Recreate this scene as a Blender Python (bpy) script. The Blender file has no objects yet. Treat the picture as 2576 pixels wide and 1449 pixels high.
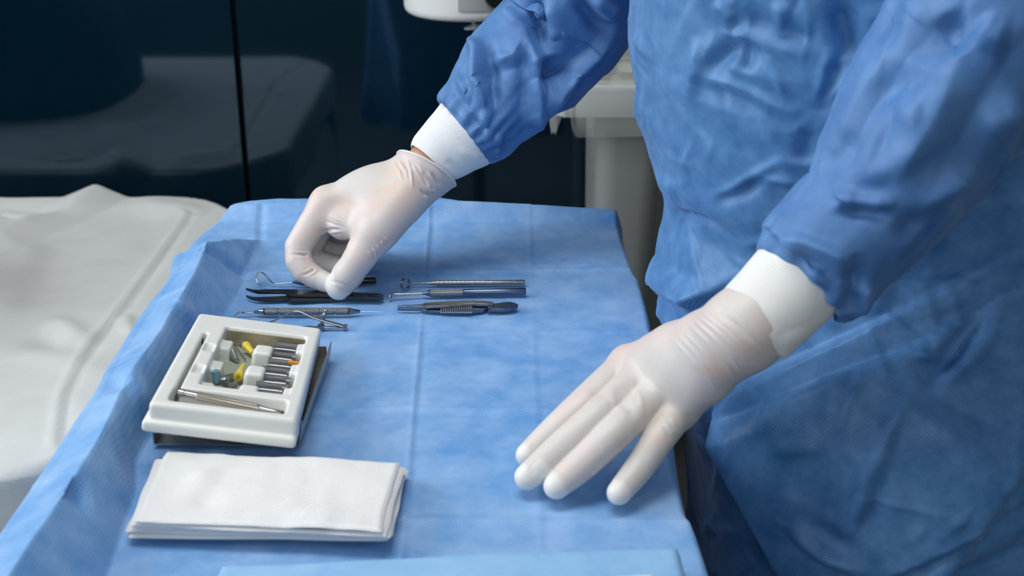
import bpy, bmesh, math, random
import numpy as np
from mathutils import Vector, Matrix
from mathutils.bvhtree import BVHTree

random.seed(7)
rng = np.random.default_rng(7)
SC = bpy.context.scene
COL = SC.collection

# ------------------------------------------------------------------ camera
TZ = 0.90                      # height of the instrument table top
CAMH = 0.489                   # camera above the table top
FPX, CX, CY = 3300.0, 1288.0, 724.5
TH = math.atan(1374.0 / FPX)   # downward pitch
CT, ST = math.cos(TH), math.sin(TH)
CAM = Vector((0, 0, TZ + CAMH))
cd = bpy.data.cameras.new('camera')
cam = bpy.data.objects.new('camera', cd)
COL.objects.link(cam)
cd.sensor_width = 36.0
cd.lens = FPX * 36.0 / 2576.0
cam.location = CAM
cam.rotation_euler = (math.pi / 2 - TH, 0, 0)
cd.clip_start = 0.02
cd.dof.use_dof = True
cd.dof.focus_distance = 1.20
cd.dof.aperture_fstop = 8.0
SC.camera = cam

# ------------------------------------------------------------------ light
SC.view_settings.view_transform = 'Standard'
SC.view_settings.look = 'None'
SC.view_settings.gamma = 1.0
SC.view_settings.use_curve_mapping = False
SC.view_settings.exposure = 0.12
w = bpy.data.worlds.new('world')
SC.world = w
w.use_nodes = True
bg = w.node_tree.nodes['Background']
bg.inputs[0].default_value = (0.75, 0.85, 1.0, 1)
bg.inputs[1].default_value = 1.0

def area(name, loc, target, sx, sy, power, color):
    l = bpy.data.lights.new(name, 'AREA')
    l.shape = 'RECTANGLE'
    l.size, l.size_y = sx, sy
    l.energy = power
    l.color = color
    o = bpy.data.objects.new(name, l)
    COL.objects.link(o)
    o.location = loc
    o.rotation_euler = (Vector(target) - Vector(loc)).to_track_quat('-Z', 'Y').to_euler()
    return o

# daylight through the window in the left wall
area('window_daylight', (-2.26, 0.95, 1.95), (0.0, 1.0, 0.9), 2.0, 1.3, 47, (0.93, 0.97, 1.0))
# fill light added to lift the gown skirt, hung at an unseen window
area('rear_fill_light', (-0.1, -1.56, 1.98), (0.2, 1.0, 0.9), 2.2, 1.0, 11, (0.95, 0.98, 1.0))
# ceiling panel above the table
area('ceiling_panel_light', (-0.35, 0.75, 2.76), (-0.35, 0.75, 0), 1.15, 0.55, 8, (1.0, 0.98, 0.95))

# ------------------------------------------------------------------ helpers
def ray(px, py):
    x, y = px - CX, py - CY
    return Vector((x, FPX * CT - y * ST, -FPX * ST - y * CT))

def PX(px, py, Y):             # point of a pixel's ray at depth Y
    d = ray(px, py)
    return CAM + d * (Y / d.y)

def T(px, py, z=0.0):          # point of a pixel's ray at height z over the table
    d = ray(px, py)
    return CAM + d * ((TZ + z - CAM.z) / d.z)

def PZ(px, py, z):             # the same, absolute height
    return T(px, py, z - TZ)

def pxscale(p):                # pixels per metre at a point
    v = Vector(p) - CAM
    return FPX / (v.y * CT - v.z * ST)

ORG = {}

def org(o):
    return ORG.get(o.name, Vector((0, 0, 0)))

def tag(o, label=None, cat=None, group=None, kind=None):
    if label: o['label'] = label
    if cat: o['category'] = cat
    if group: o['group'] = group
    if kind: o['kind'] = kind
    return o

def thing(name, loc, label, cat, group=None):
    o = bpy.data.objects.new(name, None)
    o.empty_display_size = 0.02
    COL.objects.link(o)
    o.location = loc
    ORG[o.name] = Vector(loc)
    return tag(o, label, cat, group)

def mesh_obj(name, verts, faces, mat, parent=None, smooth=True, uv=None, base=None):
    """verts in world metres; links one mesh object"""
    V = np.asarray([tuple(v) for v in verts] if not isinstance(verts, np.ndarray) else verts, dtype=float)
    if parent is not None:
        o0 = org(parent)
        loc = Vector((0, 0, 0))
    else:
        if base is None:
            lo, hi = V.min(0), V.max(0)
            base = ((lo[0] + hi[0]) / 2, (lo[1] + hi[1]) / 2, lo[2])
        o0 = Vector(base)
        loc = o0
    me = bpy.data.meshes.new(name)
    me.from_pydata((V - np.array(o0)).tolist(), [], faces.tolist() if isinstance(faces, np.ndarray) else list(faces))
    if uv is not None:
        l = me.uv_layers.new(name='UVMap')
        vi = np.empty(len(me.loops), dtype=np.int32)
        me.loops.foreach_get('vertex_index', vi)
        l.data.foreach_set('uv', np.asarray(uv, dtype=np.float32)[vi].ravel())
    if smooth:
        me.polygons.foreach_set('use_smooth', [True] * len(me.polygons))
    me.update()
    if mat: me.materials.append(mat)
    o = bpy.data.objects.new(name, me)
    COL.objects.link(o)
    o.location = loc
    ORG[o.name] = o0
    if parent is not None:
        o.parent = parent
    return o

class MB:
    def __init__(s): s.v, s.f, s.uv = [], [], []
    def add(s, v, f, uv=None):
        b = len(s.v)
        s.v += [tuple(p) for p in v]
        s.f += [tuple(i + b for i in q) for q in f]
        s.uv += [tuple(p) for p in uv] if uv is not None else [(p[0], p[1]) for p in v]
        return s
    def build(s, name, mat, parent=None, smooth=True, base=None):
        o = mesh_obj(name, s.v, s.f, mat, parent, smooth, s.uv, base)
        if smooth: sharpen(o)
        return o

def sharpen(o, deg=38):
    me = o.data
    bm = bmesh.new(); bm.from_mesh(me)
    bmesh.ops.recalc_face_normals(bm, faces=bm.faces)
    a = math.radians(deg)
    for e in bm.edges:
        if len(e.link_faces) == 2 and e.calc_face_angle(0) > a:
            e.smooth = False
    bm.to_mesh(me); bm.free()

def frame(d):
    d = Vector(d).normalized()
    up = Vector((0, 0, 1)) if abs(d.z) < 0.95 else Vector((0, 1, 0))
    a = d.cross(up).normalized()
    return d, a, a.cross(d).normalized()

def tube(pts, radii, n=12, caps=True, flat=1.0):
    pts = [Vector(p) for p in pts]
    if not hasattr(radii, '__len__'): radii = [radii] * len(pts)
    v, f, uv = [], [], []
    d, a, b = frame(pts[1] - pts[0])
    L = 0
    for i, p in enumerate(pts):
        if i == 0: t = pts[1] - p
        elif i == len(pts) - 1: t = p - pts[i - 1]
        else: t = (pts[i + 1] - p).normalized() + (p - pts[i - 1]).normalized()
        t.normalize()
        a = (a - t * a.dot(t)).normalized()
        b = a.cross(t)
        if i: L += (p - pts[i - 1]).length
        for k in range(n):
            q = 2 * math.pi * k / n
            v.append(p + (a * math.cos(q) + b * math.sin(q) * flat) * radii[i])
            uv.append((q * radii[i], L))
    for i in range(len(pts) - 1):
        for k in range(n):
            k2 = (k + 1) % n
            f.append((i * n + k, i * n + k2, (i + 1) * n + k2, (i + 1) * n + k))
    if caps:
        f.append(tuple(range(n))[::-1])
        f.append(tuple((len(pts) - 1) * n + k for k in range(n)))
    return v, f, uv

def smooth_path(pts, sub=6):
    pts = [Vector(p) for p in pts]
    out = []
    for i in range(len(pts) - 1):
        p0 = pts[max(i - 1, 0)]; p1 = pts[i]; p2 = pts[i + 1]; p3 = pts[min(i + 2, len(pts) - 1)]
        for k in range(sub):
            t = k / sub
            out.append(0.5 * ((2 * p1) + (p2 - p0) * t + (2 * p0 - 5 * p1 + 4 * p2 - p3) * t * t + (3 * p1 - p0 - 3 * p2 + p3) * t ** 3))
    out.append(pts[-1])
    return out

def lathe(a, b, prof, n=24):
    """profile [(fraction, radius)] along a->b"""
    a, b = Vector(a), Vector(b)
    return tube([a + (b - a) * t for t, r in prof], [max(r, 1e-5) for t, r in prof], n)

def box(c, s, R=None, bev=0.0, seg=2):
    bm = bmesh.new()
    bmesh.ops.create_cube(bm, size=1)
    bmesh.ops.scale(bm, vec=Vector(s), verts=bm.verts)
    if bev > 0:
        bmesh.ops.bevel(bm, geom=list(bm.edges), offset=bev, segments=seg, profile=0.6, affect='EDGES')
    M = Matrix.Translation(Vector(c)) @ (R.to_4x4() if R is not None else Matrix())
    v = [M @ x.co for x in bm.verts]
    f = [[x.index for x in q.verts] for q in bm.faces]
    bm.free()
    return v, f

def plate(poly, z0, z1):
    """polygon of world xy points extruded in z; z1 may be a list"""
    n = len(poly)
    z0s = z0 if hasattr(z0, '__len__') else [z0] * n
    z1s = z1 if hasattr(z1, '__len__') else [z1] * n
    v = [(p[0], p[1], z0s[i]) for i, p in enumerate(poly)] + [(p[0], p[1], z1s[i]) for i, p in enumerate(poly)]
    f = [tuple(range(n))[::-1], tuple(range(n, 2 * n))]
    for i in range(n):
        j = (i + 1) % n
        f.append((i, j, n + j, n + i))
    return v, f

# ---- numpy noise and sculpting
_perm = rng.permutation(256); _perm = np.concatenate([_perm, _perm, _perm])
_g3 = rng.normal(size=(256, 3)); _g3 /= np.linalg.norm(_g3, axis=1)[:, None]

def perlin(P):
    P = np.asarray(P, dtype=float)
    I = np.floor(P).astype(int); F = P - I
    I &= 255
    u = F * F * F * (F * (F * 6 - 15) + 10)
    def g(dx, dy, dz):
        h = _perm[_perm[_perm[(I[:, 0] + dx) & 255] + ((I[:, 1] + dy) & 255)] + ((I[:, 2] + dz) & 255)]
        q = _g3[h]
        return q[:, 0] * (F[:, 0] - dx) + q[:, 1] * (F[:, 1] - dy) + q[:, 2] * (F[:, 2] - dz)
    def lp(a, b, t): return a + t * (b - a)
    x00 = lp(g(0, 0, 0), g(1, 0, 0), u[:, 0]); x10 = lp(g(0, 1, 0), g(1, 1, 0), u[:, 0])
    x01 = lp(g(0, 0, 1), g(1, 0, 1), u[:, 0]); x11 = lp(g(0, 1, 1), g(1, 1, 1), u[:, 0])
    return lp(lp(x00, x10, u[:, 1]), lp(x01, x11, u[:, 1]), u[:, 2])

def ridged(P, sharp=1.0):
    return 1 - np.abs(perlin(P)) * 2.2

def vnorm(V, F):
    F = np.asarray(F)
    n = np.cross(V[F[:, 2]] - V[F[:, 0]], V[F[:, 3]] - V[F[:, 1]])
    N = np.zeros_like(V)
    for k in range(4): np.add.at(N, F[:, k], n)
    return N / (np.linalg.norm(N, axis=1)[:, None] + 1e-12)

def bvh_of(V, F):
    return BVHTree.FromPolygons(np.asarray(V).tolist(), np.asarray(F).tolist())

def cast(bvh, pix, step=14):
    """points of a pixel polyline on a mesh"""
    out = []
    for (x0, y0), (x1, y1) in zip(pix[:-1], pix[1:]):
        m = max(1, int(math.hypot(x1 - x0, y1 - y0) / step))
        for k in range(m + 1):
            d = ray(x0 + (x1 - x0) * k / m, y0 + (y1 - y0) * k / m).normalized()
            h = bvh.ray_cast(CAM, d)
            if h[0] is not None: out.append(np.array(h[0]))
    return out

def polydist(V, pts):
    best = np.full(len(V), 1e9); tt = np.zeros(len(V))
    if len(pts) < 2: return best, tt
    L = [0]
    for a, b in zip(pts[:-1], pts[1:]): L.append(L[-1] + np.linalg.norm(b - a))
    tot = max(L[-1], 1e-9)
    for i, (a, b) in enumerate(zip(pts[:-1], pts[1:])):
        ab = b - a; l2 = ab @ ab
        if l2 < 1e-14: continue
        t = np.clip(((V - a) @ ab) / l2, 0, 1)
        d = np.linalg.norm(V - (a + t[:, None] * ab), axis=1)
        m = d < best
        best[m] = d[m]; tt[m] = ((L[i] + t * math.sqrt(l2)) / tot)[m]
    return best, tt

def folds(V, F, specs, soften=1):
    """specs: (pixel polyline, amplitude, width, kind)  kind g = round, s = sharp"""
    bvh = bvh_of(V, F); N = vnorm(V, F)
    D = np.zeros(len(V))
    for pix, amp, wd, kind in specs:
        pts = cast(bvh, pix)
        if len(pts) < 2: continue
        A = np.array(pts); mg = wd * (5.5 if 's' in kind else 2.6)
        near = np.where(((V > A.min(0) - mg) & (V < A.max(0) + mg)).all(1))[0]
        if len(near) == 0: continue
        d, t = polydist(V[near], pts)
        tap = np.clip(np.minimum(t, 1 - t) * 3.5, 0, 1) if 'o' not in kind else 1.0
        if 's' in kind: p = np.clip(1 - np.sqrt(d * d + (0.15 * wd) ** 2) / (1.7 * wd), 0, 1) ** 1.1
        else: p = np.exp(-(d / wd) ** 2)
        D[near] += amp * p * (0.05 + 0.95 * tap)
    return V + N * D[:, None]

def relax(V, F, it):
    F = np.asarray(F)
    E = np.concatenate([F[:, [0, 1]], F[:, [1, 2]], F[:, [2, 3]], F[:, [3, 0]]])
    for _ in range(it):
        S = np.zeros_like(V); C = np.zeros(len(V))
        np.add.at(S, E[:, 0], V[E[:, 1]]); np.add.at(S, E[:, 1], V[E[:, 0]])
        np.add.at(C, E[:, 0], 1); np.add.at(C, E[:, 1], 1)
        V = V * 0.4 + 0.6 * S / C[:, None]
    return V

def creases(V, F, UV, n, seed, box_, amp=(0.002, 0.005), length=(0.03, 0.09), width=(0.006, 0.014), angle=None, spread=1.6):
    """random straight cloth creases with tent profiles, laid out on the cloth itself"""
    g = np.random.default_rng(seed)
    N = vnorm(V, np.asarray(F)); D = np.zeros(len(V))
    u0, u1, v0, v1 = box_
    for _ in range(n):
        c = np.array([g.uniform(u0, u1), g.uniform(v0, v1)])
        a = g.uniform(0, math.pi) if angle is None else angle + g.normal() * spread * 0.3
        L = g.uniform(*length); w_ = g.uniform(*width); A = g.uniform(*amp) * g.choice([1, 1, -1])
        d = np.array([math.cos(a), math.sin(a)]); e = np.array([-d[1], d[0]])
        rel = UV - c
        near = np.where((np.abs(rel[:, 0]) < L) & (np.abs(rel[:, 1]) < L))[0]
        if len(near) == 0: continue
        r = rel[near]; al = r @ d; ac = r @ e + 0.12 * np.sin(al / L * 3 + a) * w_ * 3
        sk = g.uniform(0.4, 1.6)
        prof = np.where(ac > 0, np.clip(1 - ac / (w_ * sk), 0, 1), np.clip(1 + ac / (w_ * (2 - sk)), 0, 1))
        D[near] += A * prof * np.clip(1 - np.abs(al) / L, 0, 1)
    return V + N * D[:, None]

def chaikin(poly, it=1):
    for _ in range(it):
        q = []
        for i in range(len(poly)):
            a, b = poly[i], poly[(i + 1) % len(poly)]
            q += [tuple(0.8 * x + 0.2 * y for x, y in zip(a, b)), tuple(0.2 * x + 0.8 * y for x, y in zip(a, b))]
        poly = q
    return poly

def grid_faces(n, m, wrap=False):
    f = []
    for i in range(n - 1):
        for j in range(m if wrap else m - 1):
            j2 = (j + 1) % m
            f.append((i * m + j, i * m + j2, (i + 1) * m + j2, (i + 1) * m + j))
    return f

# ---- signed distance modelling for hands and body
class SDF:
    def __init__(s, lo, hi, h):
        s.lo = np.array(lo, float); s.h = h
        s.n = np.ceil((np.array(hi) - s.lo) / h).astype(int) + 1
        s.ax = [(s.lo[k] + h * np.arange(s.n[k])).astype(np.float32) for k in range(3)]
        pass
    def new(s):
        return np.full(s.n, 1.0, dtype=np.float32)
    def cone(s, F, a, b, r1, r2, k):
        a = np.array(a, float); b = np.array(b, float)
        m = max(r1, r2) + k + 3 * s.h + 0.012
        lo = np.minimum(a, b) - m; hi = np.maximum(a, b) + m
        i0 = np.clip(np.floor((lo - s.lo) / s.h).astype(int), 0, s.n - 1)
        i1 = np.clip(np.ceil((hi - s.lo) / s.h).astype(int) + 1, 1, s.n)
        sl = tuple(slice(i0[q], i1[q]) for q in range(3))
        X, Y, Z = np.meshgrid(s.ax[0][sl[0]], s.ax[1][sl[1]], s.ax[2][sl[2]], indexing='ij')
        ab = b - a; l2 = ab @ ab
        px, py, pz = X - a[0], Y - a[1], Z - a[2]
        t = (px * ab[0] + py * ab[1] + pz * ab[2]) / max(l2, 1e-12)
        # slight correction for the taper
        l = math.sqrt(max(l2, 1e-12))
        perp = np.sqrt(np.maximum(px * px + py * py + pz * pz - t * t * l2, 0))
        sl_ = (r1 - r2) / l
        t = np.clip(t - perp * sl_ / l, 0, 1)
        d = np.sqrt((px - t * ab[0]) ** 2 + (py - t * ab[1]) ** 2 + (pz - t * ab[2]) ** 2) - (r1 + (r2 - r1) * t)
        G = F[sl]
        if k > 0:
            hh = np.maximum(k - np.abs(G - d), 0) / k
            F[sl] = np.minimum(G, d) - hh * hh * k * 0.25
        else:
            F[sl] = np.minimum(G, d)
        return F
    def chain(s, F, pts, rad, k, sub=5):
        P = smooth_path([Vector(p) for p in pts], sub)
        R = [max(q.x, 0.001) for q in smooth_path([Vector((r, 0, 0)) for r in rad], sub)]
        for i in range(len(P) - 1):
            s.cone(F, P[i], P[i + 1], R[i], R[i + 1], 0)
        return F
    @staticmethod
    def smin(A, B, k):
        hh = np.maximum(k - np.abs(A - B), 0) / k
        return np.minimum(A, B) - hh * hh * k * 0.25
    def cut(s, F, p, n):
        """keep the side the normal n points away from"""
        n = np.array(n, float); n /= np.linalg.norm(n); p = np.array(p, float)
        d = (s.ax[0][:, None, None] - p[0]) * n[0] + (s.ax[1][None, :, None] - p[1]) * n[1] + (s.ax[2][None, None, :] - p[2]) * n[2]
        return np.maximum(F, d)
    def mesh(s, F):
        ins = F < 0
        nx, ny, nz = s.n
        c = np.zeros((nx - 1, ny - 1, nz - 1), int)
        for dx in (0, 1):
            for dy in (0, 1):
                for dz in (0, 1):
                    c += ins[dx:nx - 1 + dx, dy:ny - 1 + dy, dz:nz - 1 + dz]
        act = (c > 0) & (c < 8)
        I = np.argwhere(act)
        idx = np.full(act.shape, -1, int); idx[act] = np.arange(len(I))
        S = np.zeros((len(I), 3)); C = np.zeros(len(I))
        for ax in range(3):
            o = [q for q in range(3) if q != ax]
            for u in (0, 1):
                for v in (0, 1):
                    A = I.copy(); A[:, o[0]] += u; A[:, o[1]] += v
                    B = A.copy(); B[:, ax] += 1
                    fa = F[A[:, 0], A[:, 1], A[:, 2]]; fb = F[B[:, 0], B[:, 1], B[:, 2]]
                    m = (fa < 0) != (fb < 0)
                    t = fa / np.where(m, fa - fb, 1)
                    P = A.astype(float); P[:, ax] += t
                    S[m] += P[m]; C[m] += 1
        V = s.lo + s.h * S / C[:, None]
        faces = []
        for ax in range(3):
            a = np.moveaxis(ins, ax, 0)
            e = a[:-1] != a[1:]
            E = np.argwhere(e)
            E = E[(E[:, 1] > 0) & (E[:, 2] > 0)]
            E = E[(E[:, 1] < e.shape[1] - 1) & (E[:, 2] < e.shape[2] - 1)]
            id2 = np.moveaxis(idx, ax, 0)
            q = np.stack([id2[E[:, 0], E[:, 1] - 1, E[:, 2] - 1], id2[E[:, 0], E[:, 1], E[:, 2] - 1],
                          id2[E[:, 0], E[:, 1], E[:, 2]], id2[E[:, 0], E[:, 1] - 1, E[:, 2]]], 1)
            flip = a[:-1][E[:, 0], E[:, 1], E[:, 2]]
            if ax == 1: flip = ~flip
            q[~flip] = q[~flip][:, ::-1]
            faces.append(q)
        return V, np.concatenate(faces)

# ------------------------------------------------------------------ materials
def new_mat(name):
    m = bpy.data.materials.new(name)
    m.use_nodes = True
    return m, m.node_tree, m.node_tree.nodes['Principled BSDF']

def N_(nt, typ, **kw):
    n = nt.nodes.new(typ)
    for k, v in kw.items(): setattr(n, k, v)
    return n

def plain(name, col, rough=0.5, metal=0.0, ior=1.45, coat=0.0, noise=0.0, nscale=40, bump=0.0, bscale=200, alpha=1.0, trans=0.0, sss=0.0, sheen=0.0):
    m, nt, b = new_mat(name)
    b.inputs['Base Color'].default_value = (*col, 1)
    b.inputs['Roughness'].default_value = rough
    b.inputs['Metallic'].default_value = metal
    b.inputs['IOR'].default_value = ior
    b.inputs['Coat Weight'].default_value = coat
    b.inputs['Alpha'].default_value = alpha
    b.inputs['Transmission Weight'].default_value = trans
    b.inputs['Sheen Weight'].default_value = sheen
    if sss:
        b.inputs['Subsurface Weight'].default_value = sss
        b.inputs['Subsurface Radius'].default_value = (0.006, 0.004, 0.003)
        b.inputs['Subsurface Scale'].default_value = 0.5
    tc = N_(nt, 'ShaderNodeTexCoord')
    if noise:
        t = N_(nt, 'ShaderNodeTexNoise'); t.inputs['Scale'].default_value = nscale; t.inputs['Detail'].default_value = 4
        nt.links.new(tc.outputs['Object'], t.inputs['Vector'])
        r = N_(nt, 'ShaderNodeMapRange')
        r.inputs['From Min'].default_value = 0.3; r.inputs['From Max'].default_value = 0.7
        r.inputs['To Min'].default_value = 1 - noise; r.inputs['To Max'].default_value = 1 + noise
        nt.links.new(t.outputs['Fac'], r.inputs['Value'])
        mx = N_(nt, 'ShaderNodeVectorMath', operation='SCALE')
        mx.inputs[0].default_value = col
        nt.links.new(r.outputs[0], mx.inputs['Scale'])
        nt.links.new(mx.outputs[0], b.inputs['Base Color'])
    if bump:
        t = N_(nt, 'ShaderNodeTexNoise'); t.inputs['Scale'].default_value = bscale; t.inputs['Detail'].default_value = 3
        nt.links.new(tc.outputs['Object'], t.inputs['Vector'])
        bp = N_(nt, 'ShaderNodeBump'); bp.inputs['Strength'].default_value = bump; bp.inputs['Distance'].default_value = 0.001
        nt.links.new(t.outputs['Fac'], bp.inputs['Height'])
        nt.links.new(bp.outputs[0], b.inputs['Normal'])
    return m

def fabric(name, dark, light, pitch, aspect=1.0, rot=45, dot=0.32, dotdark=0.62, rough=0.62, mscale=26, uvname='UV', bump=0.35, sheen=0.15):
    """spun-bond fabric: mottled fibre density and a lattice of bond points"""
    m, nt, b = new_mat(name)
    b.inputs['Roughness'].default_value = rough
    b.inputs['Sheen Weight'].default_value = sheen
    b.inputs['Sheen Roughness'].default_value = 0.4
    b.inputs['Sheen Tint'].default_value = (0.7, 0.82, 1, 1)
    tc = N_(nt, 'ShaderNodeTexCoord')
    src = tc.outputs[uvname]
    n1 = N_(nt, 'ShaderNodeTexNoise'); n1.inputs['Scale'].default_value = mscale; n1.inputs['Detail'].default_value = 8; n1.inputs['Roughness'].default_value = 0.62
    nt.links.new(tc.outputs['Object'], n1.inputs['Vector'])
    cr = N_(nt, 'ShaderNodeValToRGB')
    cr.color_ramp.elements[0].position = 0.3; cr.color_ramp.elements[0].color = (*dark, 1)
    cr.color_ramp.elements[1].position = 0.72; cr.color_ramp.elements[1].color = (*light, 1)
    nt.links.new(n1.outputs['Fac'], cr.inputs[0])
    mp = N_(nt, 'ShaderNodeMapping')
    mp.inputs['Scale'].default_value = (1 / pitch, 1 / (pitch * aspect), 1)
    nt.links.new(src, mp.inputs['Vector'])
    mp2 = N_(nt, 'ShaderNodeMapping'); mp2.inputs['Rotation'].default_value = (0, 0, math.radians(rot))
    nt.links.new(mp.outputs[0], mp2.inputs['Vector'])
    vo = N_(nt, 'ShaderNodeTexVoronoi'); vo.voronoi_dimensions = '2D'; vo.inputs['Scale'].default_value = 1.0; vo.inputs['Randomness'].default_value = 0.0
    nt.links.new(mp2.outputs[0], vo.inputs['Vector'])
    mr = N_(nt, 'ShaderNodeMapRange'); mr.interpolation_type = 'SMOOTHSTEP'
    mr.inputs['From Min'].default_value = dot - 0.14; mr.inputs['From Max'].default_value = dot + 0.14
    mr.inputs['To Min'].default_value = dotdark; mr.inputs['To Max'].default_value = 1.06
    nt.links.new(vo.outputs['Distance'], mr.inputs['Value'])
    mx = N_(nt, 'ShaderNodeVectorMath', operation='SCALE')
    nt.links.new(cr.outputs[0], mx.inputs[0]); nt.links.new(mr.outputs[0], mx.inputs['Scale'])
    nt.links.new(mx.outputs[0], b.inputs['Base Color'])
    bp = N_(nt, 'ShaderNodeBump'); bp.inputs['Strength'].default_value = bump; bp.inputs['Distance'].default_value = pitch * 0.25
    nt.links.new(mr.outputs[0], bp.inputs['Height'])
    nt.links.new(bp.outputs[0], b.inputs['Normal'])
    return m

def knurl(name, col, pitch, rough=0.28):
    m, nt, b = new_mat(name)
    b.inputs['Base Color'].default_value = (*col, 1); b.inputs['Metallic'].default_value = 1; b.inputs['Roughness'].default_value = rough
    tc = N_(nt, 'ShaderNodeTexCoord')
    mp = N_(nt, 'ShaderNodeMapping'); mp.inputs['Scale'].default_value = (1 / pitch, 1 / (pitch * 1.3), 1)
    nt.links.new(tc.outputs['UV'], mp.inputs['Vector'])
    m2 = N_(nt, 'ShaderNodeMapping'); m2.inputs['Rotation'].default_value = (0, 0, math.radians(45))
    nt.links.new(mp.outputs[0], m2.inputs['Vector'])
    vo = N_(nt, 'ShaderNodeTexVoronoi'); vo.voronoi_dimensions = '2D'; vo.inputs['Scale'].default_value = 1; vo.inputs['Randomness'].default_value = 0
    vo.distance = 'CHEBYCHEV'
    nt.links.new(m2.outputs[0], vo.inputs['Vector'])
    bp = N_(nt, 'ShaderNodeBump'); bp.inputs['Strength'].default_value = 1; bp.inputs['Distance'].default_value = pitch * 0.5; bp.invert = True
    nt.links.new(vo.outputs['Distance'], bp.inputs['Height']); nt.links.new(bp.outputs[0], b.inputs['Normal'])
    return m

def knit(name, col, pitch):
    m, nt, b = new_mat(name)
    b.inputs['Base Color'].default_value = (*col, 1); b.inputs['Roughness'].default_value = 0.85
    b.inputs['Sheen Weight'].default_value = 0.3
    tc = N_(nt, 'ShaderNodeTexCoord')
    hs = []
    for direc, p, wgt in (('X', pitch, 1.0), ('Y', pitch * 1.5, 0.5)):
        wv = N_(nt, 'ShaderNodeTexWave'); wv.bands_direction = direc
        wv.inputs['Scale'].default_value = 0.314 / p; wv.inputs['Distortion'].default_value = 0.6; wv.inputs['Detail Scale'].default_value = 3
        nt.links.new(tc.outputs['UV'], wv.inputs['Vector'])
        ml = N_(nt, 'ShaderNodeMath', operation='MULTIPLY'); ml.inputs[1].default_value = wgt
        nt.links.new(wv.outputs['Fac'], ml.inputs[0]); hs.append(ml)
    ad = N_(nt, 'ShaderNodeMath', operation='ADD')
    nt.links.new(hs[0].outputs[0], ad.inputs[0]); nt.links.new(hs[1].outputs[0], ad.inputs[1])
    bp = N_(nt, 'ShaderNodeBump'); bp.inputs['Strength'].default_value = 0.5; bp.inputs['Distance'].default_value = 0.0006
    nt.links.new(ad.outputs[0], bp.inputs['Height']); nt.links.new(bp.outputs[0], b.inputs['Normal'])
    return m

def glove_mat(name):
    m, nt, b = new_mat(name)
    b.inputs['Roughness'].default_value = 0.46
    b.inputs['Subsurface Weight'].default_value = 0.25
    b.inputs['Subsurface Radius'].default_value = (0.010, 0.005, 0.004)
    b.inputs['Subsurface Scale'].default_value = 0.4
    tc = N_(nt, 'ShaderNodeTexCoord')
    def nz(scale, detail, lo, hi, rough=0.6):
        t = N_(nt, 'ShaderNodeTexNoise'); t.inputs['Scale'].default_value = scale; t.inputs['Detail'].default_value = detail; t.inputs['Roughness'].default_value = rough
        nt.links.new(tc.outputs['Object'], t.inputs['Vector'])
        r = N_(nt, 'ShaderNodeMapRange'); r.inputs['From Min'].default_value = lo; r.inputs['From Max'].default_value = hi
        nt.links.new(t.outputs['Fac'], r.inputs['Value'])
        return r.outputs[0]
    def mix(a, bcol, fac):
        x = N_(nt, 'ShaderNodeMix', data_type='RGBA')
        nt.links.new(fac, x.inputs['Factor'])
        if isinstance(a, tuple): x.inputs['A'].default_value = (*a, 1)
        else: nt.links.new(a, x.inputs['A'])
        x.inputs['B'].default_value = (*bcol, 1)
        return x.outputs['Result']
    c = mix((0.62, 0.588, 0.558), (0.645, 0.54, 0.51), nz(14, 4, 0.40, 0.66))      # pink where the glove clings
    c = mix(c, (0.72, 0.48, 0.36), nz(22, 7, 0.53, 0.76, 0.72))                 # peach skin patches
    c = mix(c, (0.56, 0.54, 0.52), nz(320, 5, 0.55, 0.85))                      # fine grey speckle
    at = N_(nt, 'ShaderNodeAttribute'); at.attribute_name = 'tip'
    c = mix(c, (0.72, 0.70, 0.67), at.outputs['Fac'])                         # loose latex over the fingertips
    nt.links.new(c, b.inputs['Base Color'])
    t = N_(nt, 'ShaderNodeTexNoise'); t.inputs['Scale'].default_value = 260; t.inputs['Detail'].default_value = 3
    nt.links.new(tc.outputs['Object'], t.inputs['Vector'])
    bp = N_(nt, 'ShaderNodeBump'); bp.inputs['Strength'].default_value = 0.12; bp.inputs['Distance'].default_value = 0.001
    nt.links.new(t.outputs['Fac'], bp.inputs['Height']); nt.links.new(bp.outputs[0], b.inputs['Normal'])
    return m

M = {}
M['drape'] = fabric('drape_fabric', (0.105, 0.30, 0.63), (0.285, 0.475, 0.76), 0.0021, 0.91, 45, 0.27, 0.70, 0.6, 28, bump=0.25)
M['towel'] = fabric('folded_drape_fabric', (0.19, 0.40, 0.66), (0.28, 0.50, 0.75), 0.0022, 0.7, 45, 0.22, 0.86, 0.65, 30, bump=0.2)
M['gown'] = fabric('gown_fabric', (0.042, 0.155, 0.42), (0.118, 0.285, 0.59), 0.00098, 1.0, 45, 0.30, 0.34, 0.52, 22, bump=0.4, sheen=0.22)
M['gownbody'] = fabric('gown_body_fabric', (0.040, 0.168, 0.41), (0.120, 0.300, 0.59), 0.00130, 1.0, 45, 0.30, 0.48, 0.52, 48, bump=0.3, sheen=0.22)
M['glove'] = glove_mat('latex_glove')
M['bead'] = plain('latex_rim', (0.70, 0.68, 0.66), 0.4, sss=0.1)
M['skin'] = plain('skin', (0.56, 0.29, 0.19), 0.5, noise=0.12, nscale=60, sss=0.2)
M['knit'] = knit('knit_cotton', (0.82, 0.83, 0.84), 0.0011)
M['knit2'] = knit('knit_cotton_soft', (0.80, 0.80, 0.77), 0.0013)
M['steel'] = plain('dark_steel', (0.27, 0.275, 0.285), 0.27, 1.0, noise=0.15, nscale=300)
M['bluesteel'] = plain('blued_steel', (0.13, 0.18, 0.27), 0.29, 1.0)
M['bright'] = plain('bright_steel', (0.42, 0.42, 0.42), 0.22, 1.0)
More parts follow.
